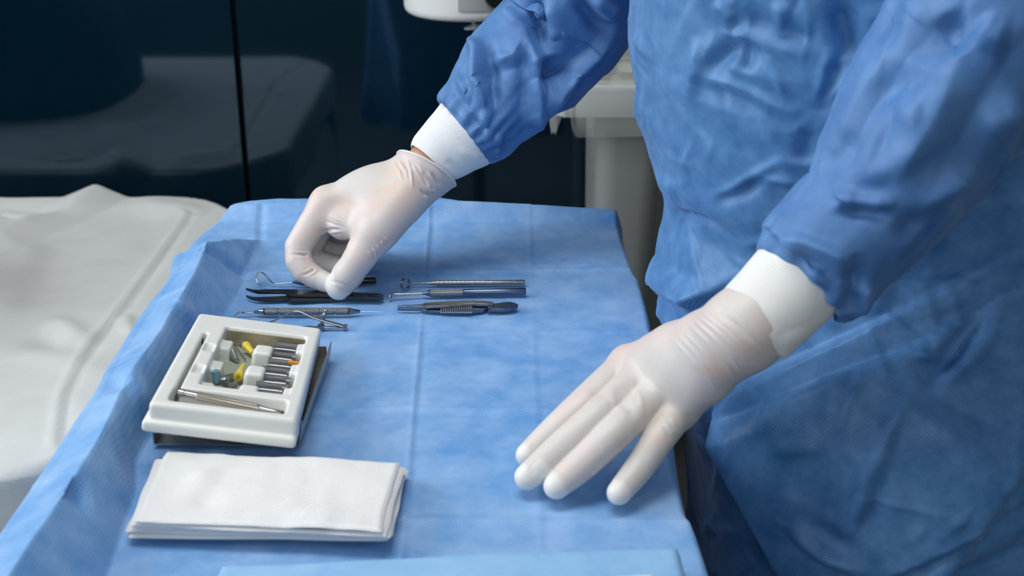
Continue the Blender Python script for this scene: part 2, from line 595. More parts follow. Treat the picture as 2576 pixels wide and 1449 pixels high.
M['blacksteel'] = plain('black_coated_steel', (0.012, 0.014, 0.018), 0.22, 0.0, coat=0.5)
M['knurl'] = knurl('knurled_steel', (0.30, 0.30, 0.31), 0.0008)
M['knurl2'] = knurl('knurled_brass_grey', (0.52, 0.47, 0.40), 0.0009)
M['plastic'] = plain('white_plastic', (0.74, 0.75, 0.715), 0.40, noise=0.03, nscale=25)
M['brass'] = plain('brassy_steel', (0.60, 0.52, 0.38), 0.42, 1.0, noise=0.3, nscale=60)
M['sheetmetal'] = plain('case_sheet_metal', (0.42, 0.41, 0.38), 0.42, 1.0, noise=0.1, nscale=80)
M['clip'] = plain('clip_steel', (0.50, 0.51, 0.52), 0.35, 1.0)
M['gauze'] = knit('gauze_cotton', (0.80, 0.805, 0.795), 0.0010)
M['sheet'] = plain('bed_sheet_cotton', (0.62, 0.63, 0.61), 0.8, noise=0.05, nscale=18, bump=0.25, bscale=240, sheen=0.2)
M['mattress'] = plain('mattress_grey', (0.55, 0.55, 0.55), 0.6)
M['frame'] = plain('painted_frame', (0.5, 0.52, 0.52), 0.4)
M['lacquer'] = plain('navy_lacquer', (0.0012, 0.010, 0.019), 0.05, ior=1.85)
M['lacquer'].node_tree.nodes['Principled BSDF'].inputs['Specular Tint'].default_value = (0.62, 0.80, 1.0, 1)
M['black'] = plain('black_gap', (0.004, 0.004, 0.005), 0.7)
M['wall'] = plain('wall_paint', (0.30, 0.32, 0.315), 0.8, noise=0.03, nscale=6)
M['darkwall'] = plain('dark_wall_paint', (0.10, 0.14, 0.16), 0.7)
M['floor'] = plain('vinyl_floor', (0.10, 0.105, 0.11), 0.5, noise=0.15, nscale=30)
M['ceil'] = plain('ceiling_paint', (0.55, 0.55, 0.54), 0.9)
M['greybin'] = plain('grey_bin_plastic', (0.25, 0.265, 0.26), 0.45)
M['bag'] = plain('clear_plastic_bag', (0.62, 0.65, 0.62), 0.15, alpha=0.33, coat=0.4)
M['enamel'] = plain('white_enamel', (0.78, 0.79, 0.79), 0.35)
M['greyenamel'] = plain('grey_enamel', (0.38, 0.40, 0.40), 0.4)
M['yellow'] = plain('yellow_plastic', (0.75, 0.58, 0.06), 0.35, sss=0.2)
M['palegreen'] = plain('pale_blue_plastic', (0.42, 0.58, 0.63), 0.35)
M['teal'] = plain('teal_clear_plastic', (0.16, 0.34, 0.42), 0.25)
M['orange'] = plain('orange_plastic', (0.80, 0.28, 0.02), 0.4)
M['olive'] = plain('olive_pad', (0.33, 0.37, 0.29), 0.6)
M['clear'] = plain('smoky_clear_plastic', (0.22, 0.23, 0.21), 0.15, alpha=0.75, coat=0.5)
M['rust'] = plain('rust_spot', (0.10, 0.03, 0.015), 0.7)
M['glass'] = plain('window_glass', (0.9, 0.95, 1.0), 0.02, alpha=0.12)
em, ent, eb = new_mat('lamp_diffuser')
eb.inputs['Emission Color'].default_value = (1, 0.98, 0.95, 1); eb.inputs['Emission Strength'].default_value = 5
M['diffuser'] = em

# ------------------------------------------------------------------ room
X0, X1, Y0, Y1, H = -2.3, 2.1, -1.6, 3.05, 2.8
def struct(name, parts, mat):
    mb = MB()
    for c, s in parts: mb.add(*box(c, s))
    o = mb.build(name, mat, smooth=False)
    return tag(o, kind='structure')
xm, ym = (X0 + X1) / 2, (Y0 + Y1) / 2
struct('floor', [((xm, ym, -0.05), (X1 - X0 + 0.2, Y1 - Y0 + 0.2, 0.1))], M['floor'])
struct('ceiling', [((xm, ym, H + 0.05), (X1 - X0 + 0.2, Y1 - Y0 + 0.2, 0.1))], M['ceil'])
struct('wall_back', [((xm, Y1 + 0.05, H / 2), (X1 - X0 + 0.2, 0.1, H))], M['wall'])
fx0, fx1, fz0, fz1 = -1.25, 1.05, 1.45, 2.5
struct('wall_front', [((( X0 - 0.1 + fx0) / 2, Y0 - 0.05, H / 2), (fx0 - X0 + 0.1, 0.1, H)), (((X1 + 0.1 + fx1) / 2, Y0 - 0.05, H / 2), (X1 + 0.1 - fx1, 0.1, H)),
                      (((fx0 + fx1) / 2, Y0 - 0.05, fz0 / 2), (fx1 - fx0, 0.1, fz0)), (((fx0 + fx1) / 2, Y0 - 0.05, (H + fz1) / 2), (fx1 - fx0, 0.1, H - fz1))], M['darkwall'])
win2 = tag(bpy.data.objects.new('fill_window', None), kind='structure'); COL.objects.link(win2)  # unseen window, added to go with the fill light
win2.location = ((fx0 + fx1) / 2, Y0 - 0.05, fz0); ORG[win2.name] = Vector(win2.location)
for xx in (fx0 + 0.025, (fx0 + fx1) / 2, fx1 - 0.025):
    MB().add(*box((xx, Y0 - 0.05, (fz0 + fz1) / 2), (0.05, 0.06, fz1 - fz0), bev=0.006)).build('window_frame', M['enamel'], win2)
for zz in (fz0 + 0.025, fz1 - 0.025):
    MB().add(*box(((fx0 + fx1) / 2, Y0 - 0.05, zz), (fx1 - fx0 - 0.1, 0.06, 0.05), bev=0.006)).build('window_frame', M['enamel'], win2)
for k in (0, 1):
    a = fx0 + 0.05 + k * ((fx1 - fx0) / 2 - 0.025); b = a + (fx1 - fx0) / 2 - 0.075
    MB().add(*box(((a + b) / 2, Y0 - 0.06, (fz0 + fz1) / 2), (b - a, 0.006, fz1 - fz0 - 0.1))).build('pane', M['glass'], win2, smooth=False)
struct('wall_right', [((X1 + 0.05, ym, H / 2), (0.1, Y1 - Y0, H))], M['wall'])
wy0, wy1, wz0, wz1 = -0.1, 2.0, 1.15, 2.55
struct('wall_left', [((X0 - 0.05, (Y0 + wy0) / 2, H / 2), (0.1, wy0 - Y0, H)), ((X0 - 0.05, (Y1 + wy1) / 2, H / 2), (0.1, Y1 - wy1, H)),
                     ((X0 - 0.05, (wy0 + wy1) / 2, wz0 / 2), (0.1, wy1 - wy0, wz0)), ((X0 - 0.05, (wy0 + wy1) / 2, (H + wz1) / 2), (0.1, wy1 - wy0, H - wz1))], M['wall'])
win = tag(bpy.data.objects.new('window_1', None), kind='structure'); COL.objects.link(win)
win.location = (X0 - 0.05, (wy0 + wy1) / 2, wz0); ORG[win.name] = Vector(win.location)
for yy in (wy0 + 0.025, (wy0 + wy1) / 2, wy1 - 0.025):
    MB().add(*box((X0 - 0.05, yy, (wz0 + wz1) / 2), (0.06, 0.05, wz1 - wz0), bev=0.006)).build('window_frame', M['enamel'], win)
for zz in (wz0 + 0.025, wz1 - 0.025):
    MB().add(*box((X0 - 0.05, (wy0 + wy1) / 2, zz), (0.06, wy1 - wy0 - 0.1, 0.05), bev=0.006)).build('window_frame', M['enamel'], win)
for k in (0, 1):
    a = wy0 + 0.05 + k * ((wy1 - wy0) / 2 - 0.025); b = a + (wy1 - wy0) / 2 - 0.075
    MB().add(*box((X0 - 0.06, (a + b) / 2, (wz0 + wz1) / 2), (0.006, b - a, wz1 - wz0 - 0.1))).build('pane', M['glass'], win, smooth=False)
cl = thing('ceiling_light', (-0.35, 0.75, H - 0.03), 'rectangular white ceiling light panel above the instrument table', 'light')
MB().add(*box((-0.35, 0.75, H - 0.012), (1.26, 0.66, 0.022), bev=0.004)).build('frame', M['enamel'], cl)
MB().add(*box((-0.35, 0.75, H - 0.026), (1.16, 0.56, 0.006))).build('diffuser', M['diffuser'], cl, smooth=False)

# ------------------------------------------------------------------ glossy cabinet
YC = 2.275
cab = thing('wardrobe_cabinet', (-0.7, YC + 0.18, 0), 'tall dark navy high-gloss cabinet filling the background behind the bed', 'cabinet')
sx = PX(605, 250, YC).x
cxr = PX(1488, 400, YC).x
MB().add(*box(((X0 + cxr) / 2 + 0.02, YC + 0.20, 1.12), (cxr - X0 - 0.05, 0.33, 2.24), bev=0.003)).build('carcass', M['black'], cab)
edges = [X0 + 0.05, sx - 0.96, sx, cxr]
for a, b in zip(edges[:-1], edges[1:]):
    g = 0.0045
    MB().add(*box(((a + b) / 2, YC + 0.011, 1.15), (b - a - 2 * g, 0.022, 2.16), bev=0.0015)).build('door', M['lacquer'], cab, smooth=False)
MB().add(*box(((X0 + cxr) / 2 + 0.02, YC + 0.05, 0.035), (cxr - X0 - 0.08, 0.03, 0.07))).build('plinth', M['black'], cab, smooth=False)

def rect_loop(x0, x1, y0, y1, z, r=0.03, n=5):
    pts = []
    for cx_, cy_, a0 in ((x1 - r, y1 - r, 0), (x0 + r, y1 - r, 90), (x0 + r, y0 + r, 180), (x1 - r, y0 + r, 270)):
        for k in range(n + 1):
            a = math.radians(a0 + 90 * k / n)
            pts.append((cx_ + r * math.cos(a), cy_ + r * math.sin(a), z))
    return pts
def loops_mesh(loops, cap0=True, cap1=True):
    n = len(loops[0]); v = [p for l in loops for p in l]; f = []
    for i in range(len(loops) - 1):
        for k in range(n):
            k2 = (k + 1) % n
            f.append((i * n + k, i * n + k2, (i + 1) * n + k2, (i + 1) * n + k))
    if cap0: f.append(tuple(range(n))[::-1])
    if cap1: f.append(tuple((len(loops) - 1) * n + k for k in range(n)))
    return v, f

# ------------------------------------------------------------------ bed with sheet
BZ = CAM.z - 0.75
bed = thing('treatment_bed', (-1.33, 1.71, 0), 'grey padded treatment bed at the left under a white sheet', 'bed')
MB().add(*loops_mesh([rect_loop(-2.19, -0.48, 1.275, 2.15, BZ - 0.145, 0.13, 8), rect_loop(-2.19, -0.47, 1.265, 2.16, BZ - 0.13, 0.13, 8), rect_loop(-2.19, -0.47, 1.265, 2.16, BZ - 0.02, 0.13, 8), rect_loop(-2.18, -0.48, 1.275, 2.15, BZ - 0.006, 0.12, 8)])).build('mattress', M['mattress'], bed)
MB().add(*box((-1.33, 1.71, BZ - 0.175), (1.66, 0.84, 0.06), bev=0.01)).build('bed_frame', M['frame'], bed)
for ax in (-2.05, -0.60):
    for ay in (1.36, 2.06):
        MB().add(*tube([(ax, ay, 0), (ax, ay, BZ - 0.20)], 0.025, 12)).build('leg', M['frame'], bed)

def build_sheet():
    nx, ny = 300, 230
    s = np.linspace(-2.25, -0.34, nx); t = np.linspace(1.10, 2.31, ny)
    S, Tt = np.meshgrid(s, t, indexing='ij')
    xr, yf, yn = -0.452, 2.185, 1.25
    # rounded foot corner of the bed
    ycut = yf - 0.12 * np.clip((S - (xr - 0.14)) / 0.14, 0, 1.2) ** 2
    yn = yn + 0.11 * np.clip((S - (xr - 0.13)) / 0.13, 0, 1.2) ** 2
    X = np.minimum(S, xr); Y = np.clip(Tt, yn, ycut)
    ox = np.maximum(S - xr, 0); oy = np.maximum(Tt - ycut, 0); on = np.maximum(yn - Tt, 0)
    X = X + np.minimum(ox, 0.012); Y = Y + np.minimum(oy, 0.012) - np.minimum(on, 0.010)
    Q = np.stack([S, Tt, 0 * S], -1).reshape(-1, 3)
    drop = np.maximum(ox - 0.006, 0) + np.maximum(oy - 0.006, 0) + on
    Z = BZ + 0.006 - drop * (0.55 + 0.45 * np.clip(perlin(Q * np.array([3, 3, 1]) + 8).reshape(S.shape) * 2 + .5, 0, 1))
    P = np.stack([X, Y, Z], -1).reshape(-1, 3)
    hang = np.clip(drop / 0.05, 0, 1).ravel()
    P[:, 2] += (0.004 * perlin(Q * np.array([3, 2.5, 1]) + 3) + 0.0015 * (ridged(Q * np.array([6, 7, 1]) + 13) - .5)) * (1 - hang) + 0.004
    P[:, 1] += np.clip(oy.ravel() * 20, 0, 1) * (0.02 * perlin(Q * np.array([9, 1.5, 1]) + 9) + 0.01)
    P[:, 0] += np.clip(ox.ravel() * 20, 0, 1) * 0.01 * np.abs(perlin(Q * np.array([1.5, 9, 1]) + 5))
    F = [f[::-1] for f in grid_faces(nx, ny)]
    FA = np.array(F)
    P = folds(P, FA, [
        ([(470, 545), (400, 640), (310, 760), (215, 880), (150, 1000), (135, 1120)], 0.005, 0.006, 'go'),
        ([(480, 540), (415, 640), (330, 760), (235, 880), (165, 1000), (150, 1120)], -0.003, 0.008, 'go'),
        ([(262, 494), (240, 500), (180, 530), (90, 570), (0, 610)], 0.026, 0.034, 'so'),
        ([(130, 620), (100, 700), (45, 780)], -0.006, 0.06, 'g'),
        ([(70, 640), (20, 720), (0, 790)], 0.012, 0.03, 'go'),
        ([(125, 800), (190, 850), (215, 885)], 0.010, 0.02, 'g'),
        ([(100, 830), (170, 880)], -0.008, 0.03, 'g'),
        ([(310, 790), (330, 850)], 0.006, 0.01, 'g'),
        ([(0, 880), (120, 900), (300, 960)], 0.005, 0.03, 'g'),
        ([(0, 530), (120, 545)], -0.015, 0.04, 'go'),
        ([(320, 510), (420, 530), (520, 540)], 0.012, 0.04, 'g')])
    top = (P[:, 2] > BZ - 0.004) & (hang < 0.5)
    P[top, 2] = np.maximum(P[top, 2], BZ + 0.0015)
    o = mesh_obj('bed_sheet', P, F, M['sheet'])
    md = o.modifiers.new('thickness', 'SOLIDIFY'); md.thickness = 0.0012; md.offset = 1
    tag(o, 'rumpled white cotton sheet spread over the grey treatment bed', 'sheet')
build_sheet()
def added_mound():  # navy mound added out of view to darken the left of the cabinet reflection
    n, m = 60, 72
    V = []
    for i in range(n):
        t = i / (n - 1) * math.pi / 2
        for j in range(m):
            q = 2 * math.pi * j / m
            c, s_ = math.cos(q), math.sin(q)
            ex_ = 0.55
            c = math.copysign(abs(c) ** ex_, c); s_ = math.copysign(abs(s_) ** ex_, s_)
            r_ = math.cos(t) ** 0.5 if i < n - 1 else 0.02
            V.append((-1.46 + 0.60 * c * r_, 1.62 + 0.26 * s_ * r_, BZ + 0.016 + 0.34 * math.sin(t) ** 0.8))
    V = np.array(V)
    V += np.stack([0.012 * perlin(V * 7), 0.012 * perlin(V * 7 + 9), 0.012 * np.abs(perlin(V * 6 + 4))], 1)
    F = grid_faces(n, m, True) + [tuple(range((n - 1) * m, n * m))] + [tuple(range(m))[::-1]]
    o = mesh_obj('added_mound', V, F, plain('navy_mound', (0.012, 0.030, 0.075), 0.8, noise=0.2, nscale=30))
    tag(o, 'dark navy mound added on the bed, out of view, to darken the cabinet reflection', 'added_mound')
added_mound()

# ------------------------------------------------------------------ waste cart behind the surgeon
YB = 1.86
zr = PX(1500, 215, YB).z
zb = PX(1500, 283, YB).z
bx0 = PX(1499, 400, YB).x; bx1 = PX(1668, 500, YB).x
wc = thing('waste_cart', ((bx0 + bx1) / 2, YB + 0.17, 0), 'grey waste bin lined with a clear plastic bag, behind the gown', 'bin')
MB().add(*loops_mesh([rect_loop(bx0 + 0.01, bx1 - 0.03, YB + 0.02, YB + 0.30, 0.05), rect_loop(bx0, bx1, YB, YB + 0.32, zb)])).build('body', M['greybin'], wc)
rx0 = PX(1388, 250, YB).x; rx1 = bx1 + 0.09
MB().add(*loops_mesh([rect_loop(rx0, rx1, YB - 0.02, YB + 0.36, zb - 0.002, 0.03), rect_loop(rx0 - 0.003, rx1, YB - 0.023, YB + 0.36, zb + 0.02, 0.03),
                      rect_loop(rx0, rx1, YB - 0.02, YB + 0.36, zr - 0.003, 0.03), rect_loop(rx0 + 0.02, rx1 - 0.02, YB, YB + 0.34, zr, 0.02), rect_loop(rx0 + 0.03, rx1 - 0.03, YB + 0.01, YB + 0.33, zb + 0.002, 0.02)])).build('rim', M['frame'], wc)
for q in ((bx0 + 0.04, YB + 0.05), (bx1 - 0.05, YB + 0.05), (bx0 + 0.04, YB + 0.27), (bx1 - 0.05, YB + 0.27)):
    MB().add(*tube([(q[0] - 0.012, q[1], 0.03), (q[0] + 0.012, q[1], 0.03)], 0.03, 16)).build('caster', M['black'], wc)
# the bag: folded over the rim, sagging skirt outside and crumpled inside
def bag():
    n = 96; rows = 40
    V = []
    for i in range(rows):
        t = i / (rows - 1)
        for k in range(n):
            base = rect_loop(rx0, rx1, YB - 0.02, YB + 0.36, 0, 0.04, 23)[k]
            cx_, cy_ = (rx0 + rx1) / 2, YB + 0.17
            dx, dy = base[0] - cx_, base[1] - cy_
            if t < 0.55:                       # outside skirt, bottom to top
                u = t / 0.55
                drop = 0.060 + 0.020 * math.sin(k * 0.35 + 1) + 0.006 * math.sin(k * 1.1)
                z = zr + 0.006 - (1 - u) * drop
                s = 1.025 + 0.02 * math.sin(k * 1.3 + u * 4) * (1 - u) + 0.01 * math.sin(k * 0.9)
            elif t < 0.62:
                z = zr + 0.010; s = 0.98
            else:
                u = (t - 0.62) / 0.38
                z = zr + 0.006 - u * 0.045 + 0.006 * math.sin(k * 0.8 + u * 5) * u
                s = 0.93 - 0.18 * u + 0.04 * math.sin(k * 1.1 + u * 9) * u
            V.append((cx_ + dx * s, cy_ + dy * s, z))
    V = np.array(V)
    F = grid_faces(rows, n, True)
    V += 0.006 * np.stack([perlin(V * 30 + q) for q in (0, 11, 23)], 1)
    return mesh_obj('bag', V, F, M['bag'], wc)
bag()
mb = MB()
pile = []
for k in range(7):
    c = (bx0 + 0.06 + 0.022 * k, YB + 0.10 + 0.06 * (k % 3), zr - 0.035 + 0.01 * (k % 2))
    v, f = box(c, (0.07, 0.07, 0.05), Matrix.Rotation(k * 0.7, 3, 'Z'), bev=0.018, seg=3); mb.add(v, f)
mb.build('liner_waste', plain('waste_paper', (0.33, 0.35, 0.31), 0.8), wc)

# ------------------------------------------------------------------ white lamp housing hanging in the background
YL = 1.98
hz = lambda px, py: PX(px, py, YL)
lx = hz(1003, 20).x; rx = hz(1345, 20).x; cxl = (lx + rx) / 2; rl = (rx - lx) / 2
lowz = hz(1150, 58).z
dev = thing('equipment_housing', (cxl, YL + rl, lowz), 'white round-bottomed equipment housing hanging in front of the dark cabinet', 'equipment')
prof = [(0.0, 0.02), (0.0, rl * 0.925), (0.0015, rl * 0.955), (0.005, rl * 0.985), (0.011, rl), (0.20, rl), (0.215, rl * 0.97), (0.225, rl * 0.88), (0.225, 0.02)]
v, f = [], []
n = 64
for z, r in prof:
    for k in range(n):
        a = 2 * math.pi * k / n
        v.append((cxl + r * math.cos(a), YL + rl + r * math.sin(a), lowz + z))
for i in range(len(prof) - 1):
    for k in range(n):
        f.append((i * n + k, i * n + (k + 1) % n, (i + 1) * n + (k + 1) % n, (i + 1) * n + k))
f.append(tuple(range(n))[::-1]); f.append(tuple((len(prof) - 1) * n + k for k in range(n)))
MB().add(v, f).build('housing', M['enamel'], dev)
# curved grey panel on the right front
v, f = [], []
for i in range(17):
    a = math.radians(-97 + 52 * i / 16)
    for z in (0.018, 0.16):
        for r in (rl + 0.0006, rl + 0.003):
            v.append((cxl + r * math.cos(a), YL + rl + r * math.sin(a), lowz + z))
for i in range(16):
    b = i * 4; c = b + 4
    f += [(b, c, c + 1, b + 1), (b + 2, b + 3, c + 3, c + 2), (b + 1, c + 1, c + 3, b + 3), (b, b + 2, c + 2, c)]
f += [(0, 1, 3, 2), (64, 66, 67, 65)]
MB().add(v, f).build('side_panel', M['greyenamel'], dev)
a = math.radians(-62)
pc = Vector((cxl + (rl + 0.004) * math.cos(a), YL + rl + (rl + 0.004) * math.sin(a), hz(1260, -22).z))
pd = Vector((math.cos(a), math.sin(a), 0))
MB().add(*lathe(pc, pc + pd * 0.006, [(0, 0.028), (0.9, 0.027), (1, 0.02)], 24)).build('dial', M['black'], dev)
rp = [hz(1187, 52), hz(1190, 70), hz(1194, 85), hz(1196, 110), hz(1200, 160)]
rp = [Vector((p.x, YL + 0.03, p.z)) for p in rp]
MB().add(*tube(smooth_path(rp), 0.0028, 10)).build('pendant_rod', M['frame'], dev)
rc = rp[1] + Vector((0, 0, -0.005))
MB().add(*tube([rc + Vector((0.013 * math.cos(q), 0.010 * math.sin(q), 0.002 * math.cos(q))) for q in np.linspace(0, 2 * math.pi, 24)], 0.0016, 8)).build('ring', M['frame'], dev)
MB().add(*tube([(cxl, YL + rl, lowz + 0.22), (cxl, YL + rl, H)], 0.03, 20)).build('ceiling_arm', M['enamel'], dev)

# ------------------------------------------------------------------ instrument table under the drape
tb = thing('instrument_table', (-0.09, 0.95, 0), 'metal instrument stand with a tray top, hidden under the blue drape', 'table')
MB().add(*box((-0.095, 0.95, TZ - 0.020), (0.400, 0.81, 0.016), bev=0.005)).build('tray', M['sheetmetal'], tb)
MB().add(*tube([(-0.09, 1.15, 0.06), (-0.09, 1.15, TZ - 0.026)], 0.018, 16)).build('post', M['bright'], tb)
MB().add(*box((-0.09, 0.95, 0.05), (0.05, 0.62, 0.03), bev=0.006)).add(*box((-0.09, 1.2, 0.05), (0.42, 0.05, 0.03), bev=0.006)).build('base', M['sheetmetal'], tb)
for q in ((-0.28, 1.2), (0.10, 1.2), (-0.09, 0.66)):
    MB().add(*tube([(q[0] - 0.01, q[1], 0.02), (q[0] + 0.01, q[1], 0.02)], 0.02, 14)).build('caster', M['black'], tb)

def drape_h(X, Y):
    """height of the drape over the table top"""
    yk = [0.3, 0.674, 0.80, 0.893, 0.98, 1.10, 1.175, 1.31, 1.6]
    Xc = np.interp(Y, yk, [-0.292, -0.290, -0.287, -0.288, -0.286, -0.287, -0.291, -0.268, -0.268])
    Zc = np.interp(Y, yk, [0.046, 0.046, 0.043, 0.049, 0.046, 0.047, 0.049, 0.000, 0.000])
    Xb = np.interp(Y, [0.3, 0.7, 0.80, 0.84, 1.04, 1.10, 1.21, 1.31, 1.6], [-0.256, -0.258, -0.266, -0.277, -0.277, -0.266, -0.262, -0.2675, -0.2675])
    t = np.clip((Xb - X) / np.maximum(Xb - Xc, 1e-4), 0, 1)
    z = Zc * np.where(X >= Xc, t, np.clip(1 - 0.50 * (Xc - X) / np.maximum(Zc, 0.02), 0, 1))
    # back rim, a little higher at the left
    rim = np.interp(X, [-0.35, -0.26, -0.08, 0.12], [0.010, 0.018, 0.019, 0.013])
    zb = rim * np.clip((Y - 1.366) / 0.016, 0, 1)
    return np.maximum(z, zb)

def build_drape():
    # cloth coordinates; the cloth bends down past the table edges
    sxs = np.concatenate([np.linspace(-0.80, -0.36, 60)[:-1], np.linspace(-0.36, 0.15, 330), np.linspace(0.15, 0.56, 60)[1:]])
    sys_ = np.concatenate([np.linspace(0.20, 0.60, 50)[:-1], np.linspace(0.60, 1.42, 460), np.linspace(1.42, 1.80, 50)[1:]])
    S, Q = np.meshgrid(sxs, sys_, indexing='ij')
    nx, ny = len(sxs), len(sys_)
    rgt = 0.121 + 0.003 * np.sin(Q * 13) + np.interp(Q, [0.6, 0.76, 0.78, 1.06, 1.08, 1.2, 1.22, 1.4], [0.0, 0.0, -0.004, 0.0, -0.003, -0.001, -0.004, -0.006])
    lft = np.interp(Q, [0.2, 0.674, 0.80, 0.86, 0.893, 0.95, 1.06, 1.12, 1.17, 1.22, 1.30, 1.355, 1.385, 1.6],
                    [-0.317, -0.316, -0.315, -0.309, -0.306, -0.314, -0.313, -0.307, -0.314, -0.322, -0.331, -0.326, -0.312, -0.26])
    far = np.interp(S, [-0.345, -0.332, -0.322, -0.31, -0.295, -0.25, -0.1, -0.085, -0.06, 0.12], [1.31, 1.345, 1.372, 1.386, 1.393, 1.396, 1.389, 1.392, 1.383, 1.379])
    near = 0.515
    def bend(o, r=0.006, tilt=0.12):
        """past an edge: horizontal creep and drop"""
        a = np.clip(o / r, 0, math.pi / 2 - tilt)
        hx = r * np.sin(a); dz = r * (1 - np.cos(a))
        rest = np.maximum(o - r * (math.pi / 2 - tilt), 0)
        return hx + rest * math.sin(tilt), dz + rest * math.cos(tilt)
    oR = np.maximum(S - rgt, 0); oL = np.maximum(lft - S, 0); oF = np.maximum(Q - far, 0); oN = np.maximum(near - Q, 0)
    hR, dR = bend(oR, 0.004, 0.30); hL, dL = bend(oL, 0.012, 0.10); hF, dF = bend(oF, 0.005, 0.15); hN, dN = bend(oN)
    X = np.minimum(np.maximum(S, lft), rgt); Y = np.minimum(np.maximum(Q, near), far)
    Z = TZ + 0.0005 + drape_h(X, Y)
    q3 = np.stack([X, Y, 0 * X], -1).reshape(-1, 3)
    hang = np.clip((oR + oL + oF + oN) / 0.03, 0, 1)
    # creases of the unfolded cloth
    def crease(d, amp, wd): return amp * np.exp(-np.abs(d) / wd)
    und = np.zeros_like(X)
    for y0, sl, amp in ((1.212, 0.05, 0.0020), (1.0676, 0.03, 0.0022), (0.917, -0.01, 0.0026), (0.765, 0.0, 0.0030)):
        d = Y - (y0 + sl * (X + 0.07) * (X > -0.07))
        und += crease(d - 0.002, amp * 0.8, 0.0032) - crease(d + 0.005, amp * 0.4, 0.006)
    for x0, sl, amp in ((-0.079, -0.030, 0.0020), (0.019, 0.0, 0.0006), (-0.178, 0.0, 0.0008)):
        d = X - (x0 + sl * (Y - 0.95))
        und += crease(d, amp * 0.8, 0.0022) - crease(d - 0.005, amp * 0.5, 0.005)
    und += np.interp(Y, [0.5, 0.765, 0.917, 1.0676, 1.212, 1.366], [0.001, -0.0025, 0.0025, -0.0012, 0.0006, -0.001]) + np.interp(X, [-0.262, -0.079, 0.12], [0, 0.0012, -0.001])
    und += 0.0022 * (perlin(q3 * np.array([9, 8, 1]) + 2.5) + 0.5 * perlin(q3 * np.array([21, 19, 1]))).reshape(X.shape)
    und += 0.0006 * ridged(q3 * np.array([30, 26, 1]) + 7).reshape(X.shape)
    flat = np.clip((Y - 1.04) / 0.05, 0, 1) * np.clip((1.20 - Y) / 0.02, 0, 1)
    flat2 = np.clip((Y - 0.70) / 0.03, 0, 1) * np.clip((1.06 - Y) / 0.03, 0, 1) * np.clip((-0.10 - X) / 0.03, 0, 1)
    und *= (1 - 0.55 * flat) * (1 - 0.6 * flat2)
    Z += und - 0.001
    bank = np.clip((-0.262 - X) / 0.02, 0, 1)
    rr = (ridged(q3 * np.array([13, 11, 1]) + 31) - 0.6).reshape(X.shape)
    Z += bank * 0.0012 * rr * (1 - hang)
    fold_h = (perlin(np.stack([S * 6 + 1, Q * 6, 0 * S], -1).reshape(-1, 3))).reshape(X.shape)
    X = X + np.minimum(hR, 0.010) * (1 + 0.3 * fold_h) - hL * (1 + 0.4 * fold_h); Y = Y + hF - hN
    Z = Z - dR - dL - dF - dN
    Z = np.maximum(Z, TZ - 0.40 + 0.02 * fold_h)
    P = np.stack([X, Y, Z], -1).reshape(-1, 3)
    UV = np.stack([S, Q], -1).reshape(-1, 2)
    F = [f[::-1] for f in grid_faces(nx, ny)]
    FA = np.array(F)
    P = folds(P, FA, [
        ([(520, 622), (565, 652), (615, 690)], -0.007, 0.006, 'so'),
        ([(430, 770), (480, 795), (510, 830)], 0.005, 0.010, 's'),
        ([(300, 960), (350, 985), (380, 1020)], 0.005, 0.012, 's'),
        ([(270, 955), (310, 965), (335, 985)], -0.006, 0.010, 'g'),
        ([(160, 1225), (200, 1240), (235, 1265)], -0.006, 0.012, 'g'),
        ([(1440, 668), (1500, 662), (1560, 655)], 0.0022, 0.004, 's'),
        ([(1150, 860), (1300, 848), (1450, 835), (1595, 825)], 0.0018, 0.005, 's'),
        ([(660, 512), (657, 560), (655, 600)], -0.0022, 0.004, 'so'),
        ([(650, 606), (632, 650), (612, 694)], -0.003, 0.006, 'g')])
    o = mesh_obj('surgical_drape', P, F, M['drape'], uv=UV)
    md = o.modifiers.new('thickness', 'SOLIDIFY'); md.thickness = 0.0005; md.offset = -1
    tag(o, 'large creased light blue drape covering the whole instrument table', 'drape')
build_drape()

# ------------------------------------------------------------------ folded blue sheet at the near end
def soft_slab(name, corners, z0, th, mat, parent=None, nx=60, ny=40, wob=0.001, edge=0.006, seed=0, label=None, cat=None, group=None, bevel=0.35, rag=0.0):
    """thin soft pad: corners BL, BR, FR, FL in world xy"""
    a, b, c, d = [Vector((p[0], p[1], 0)) for p in corners]
    V = []; UV = []
    u = np.linspace(0, 1, nx); v = np.linspace(0, 1, ny)
    def col(top):
        for i in range(nx):
            for j in range(ny):
                p = (a * (1 - u[i]) + b * u[i]) * (1 - v[j]) + (d * (1 - u[i]) + c * u[i]) * v[j]
                V.append((p.x, p.y, 0)); UV.append((p.x, p.y))
    col(1); col(0)
    V = np.array(V); n = nx * ny
    U, W = np.meshgrid(u, v, indexing='ij')
    lx_ = (b - a).length; ly_ = (d - a).length
    ed = np.minimum(np.minimum(U, 1 - U) * lx_, np.minimum(W, 1 - W) * ly_).ravel()
    rnd = np.sqrt(np.clip(1 - (1 - np.clip(ed / edge, 0, 1)) ** 2, 0, 1))
    q = np.stack([U.ravel() * lx_, W.ravel() * ly_, 0 * ed + seed * 3.7], 1)
    wv = wob * (perlin(q * np.array([22, 26, 1])) + 0.5 * perlin(q * np.array([60, 50, 1])))
    mid = z0 + th * 0.5
    V[:n, 2] = mid + rnd * th * 0.5 + wv
    V[n:, 2] = mid - rnd * th * 0.5 + np.minimum(wv, 0) * 0
    if rag:
        for k in (0, n):
            V[k:k + n, 0] += rag * perlin(q * np.array([9, 30, 1]) + 5)
            V[k:k + n, 1] += rag * perlin(q * np.array([14, 9, 1]) + 15)
    F = [f[::-1] for f in grid_faces(nx, ny)]
    F += [tuple(i + n for i in f[::-1]) for f in F]
    return V, F, UV

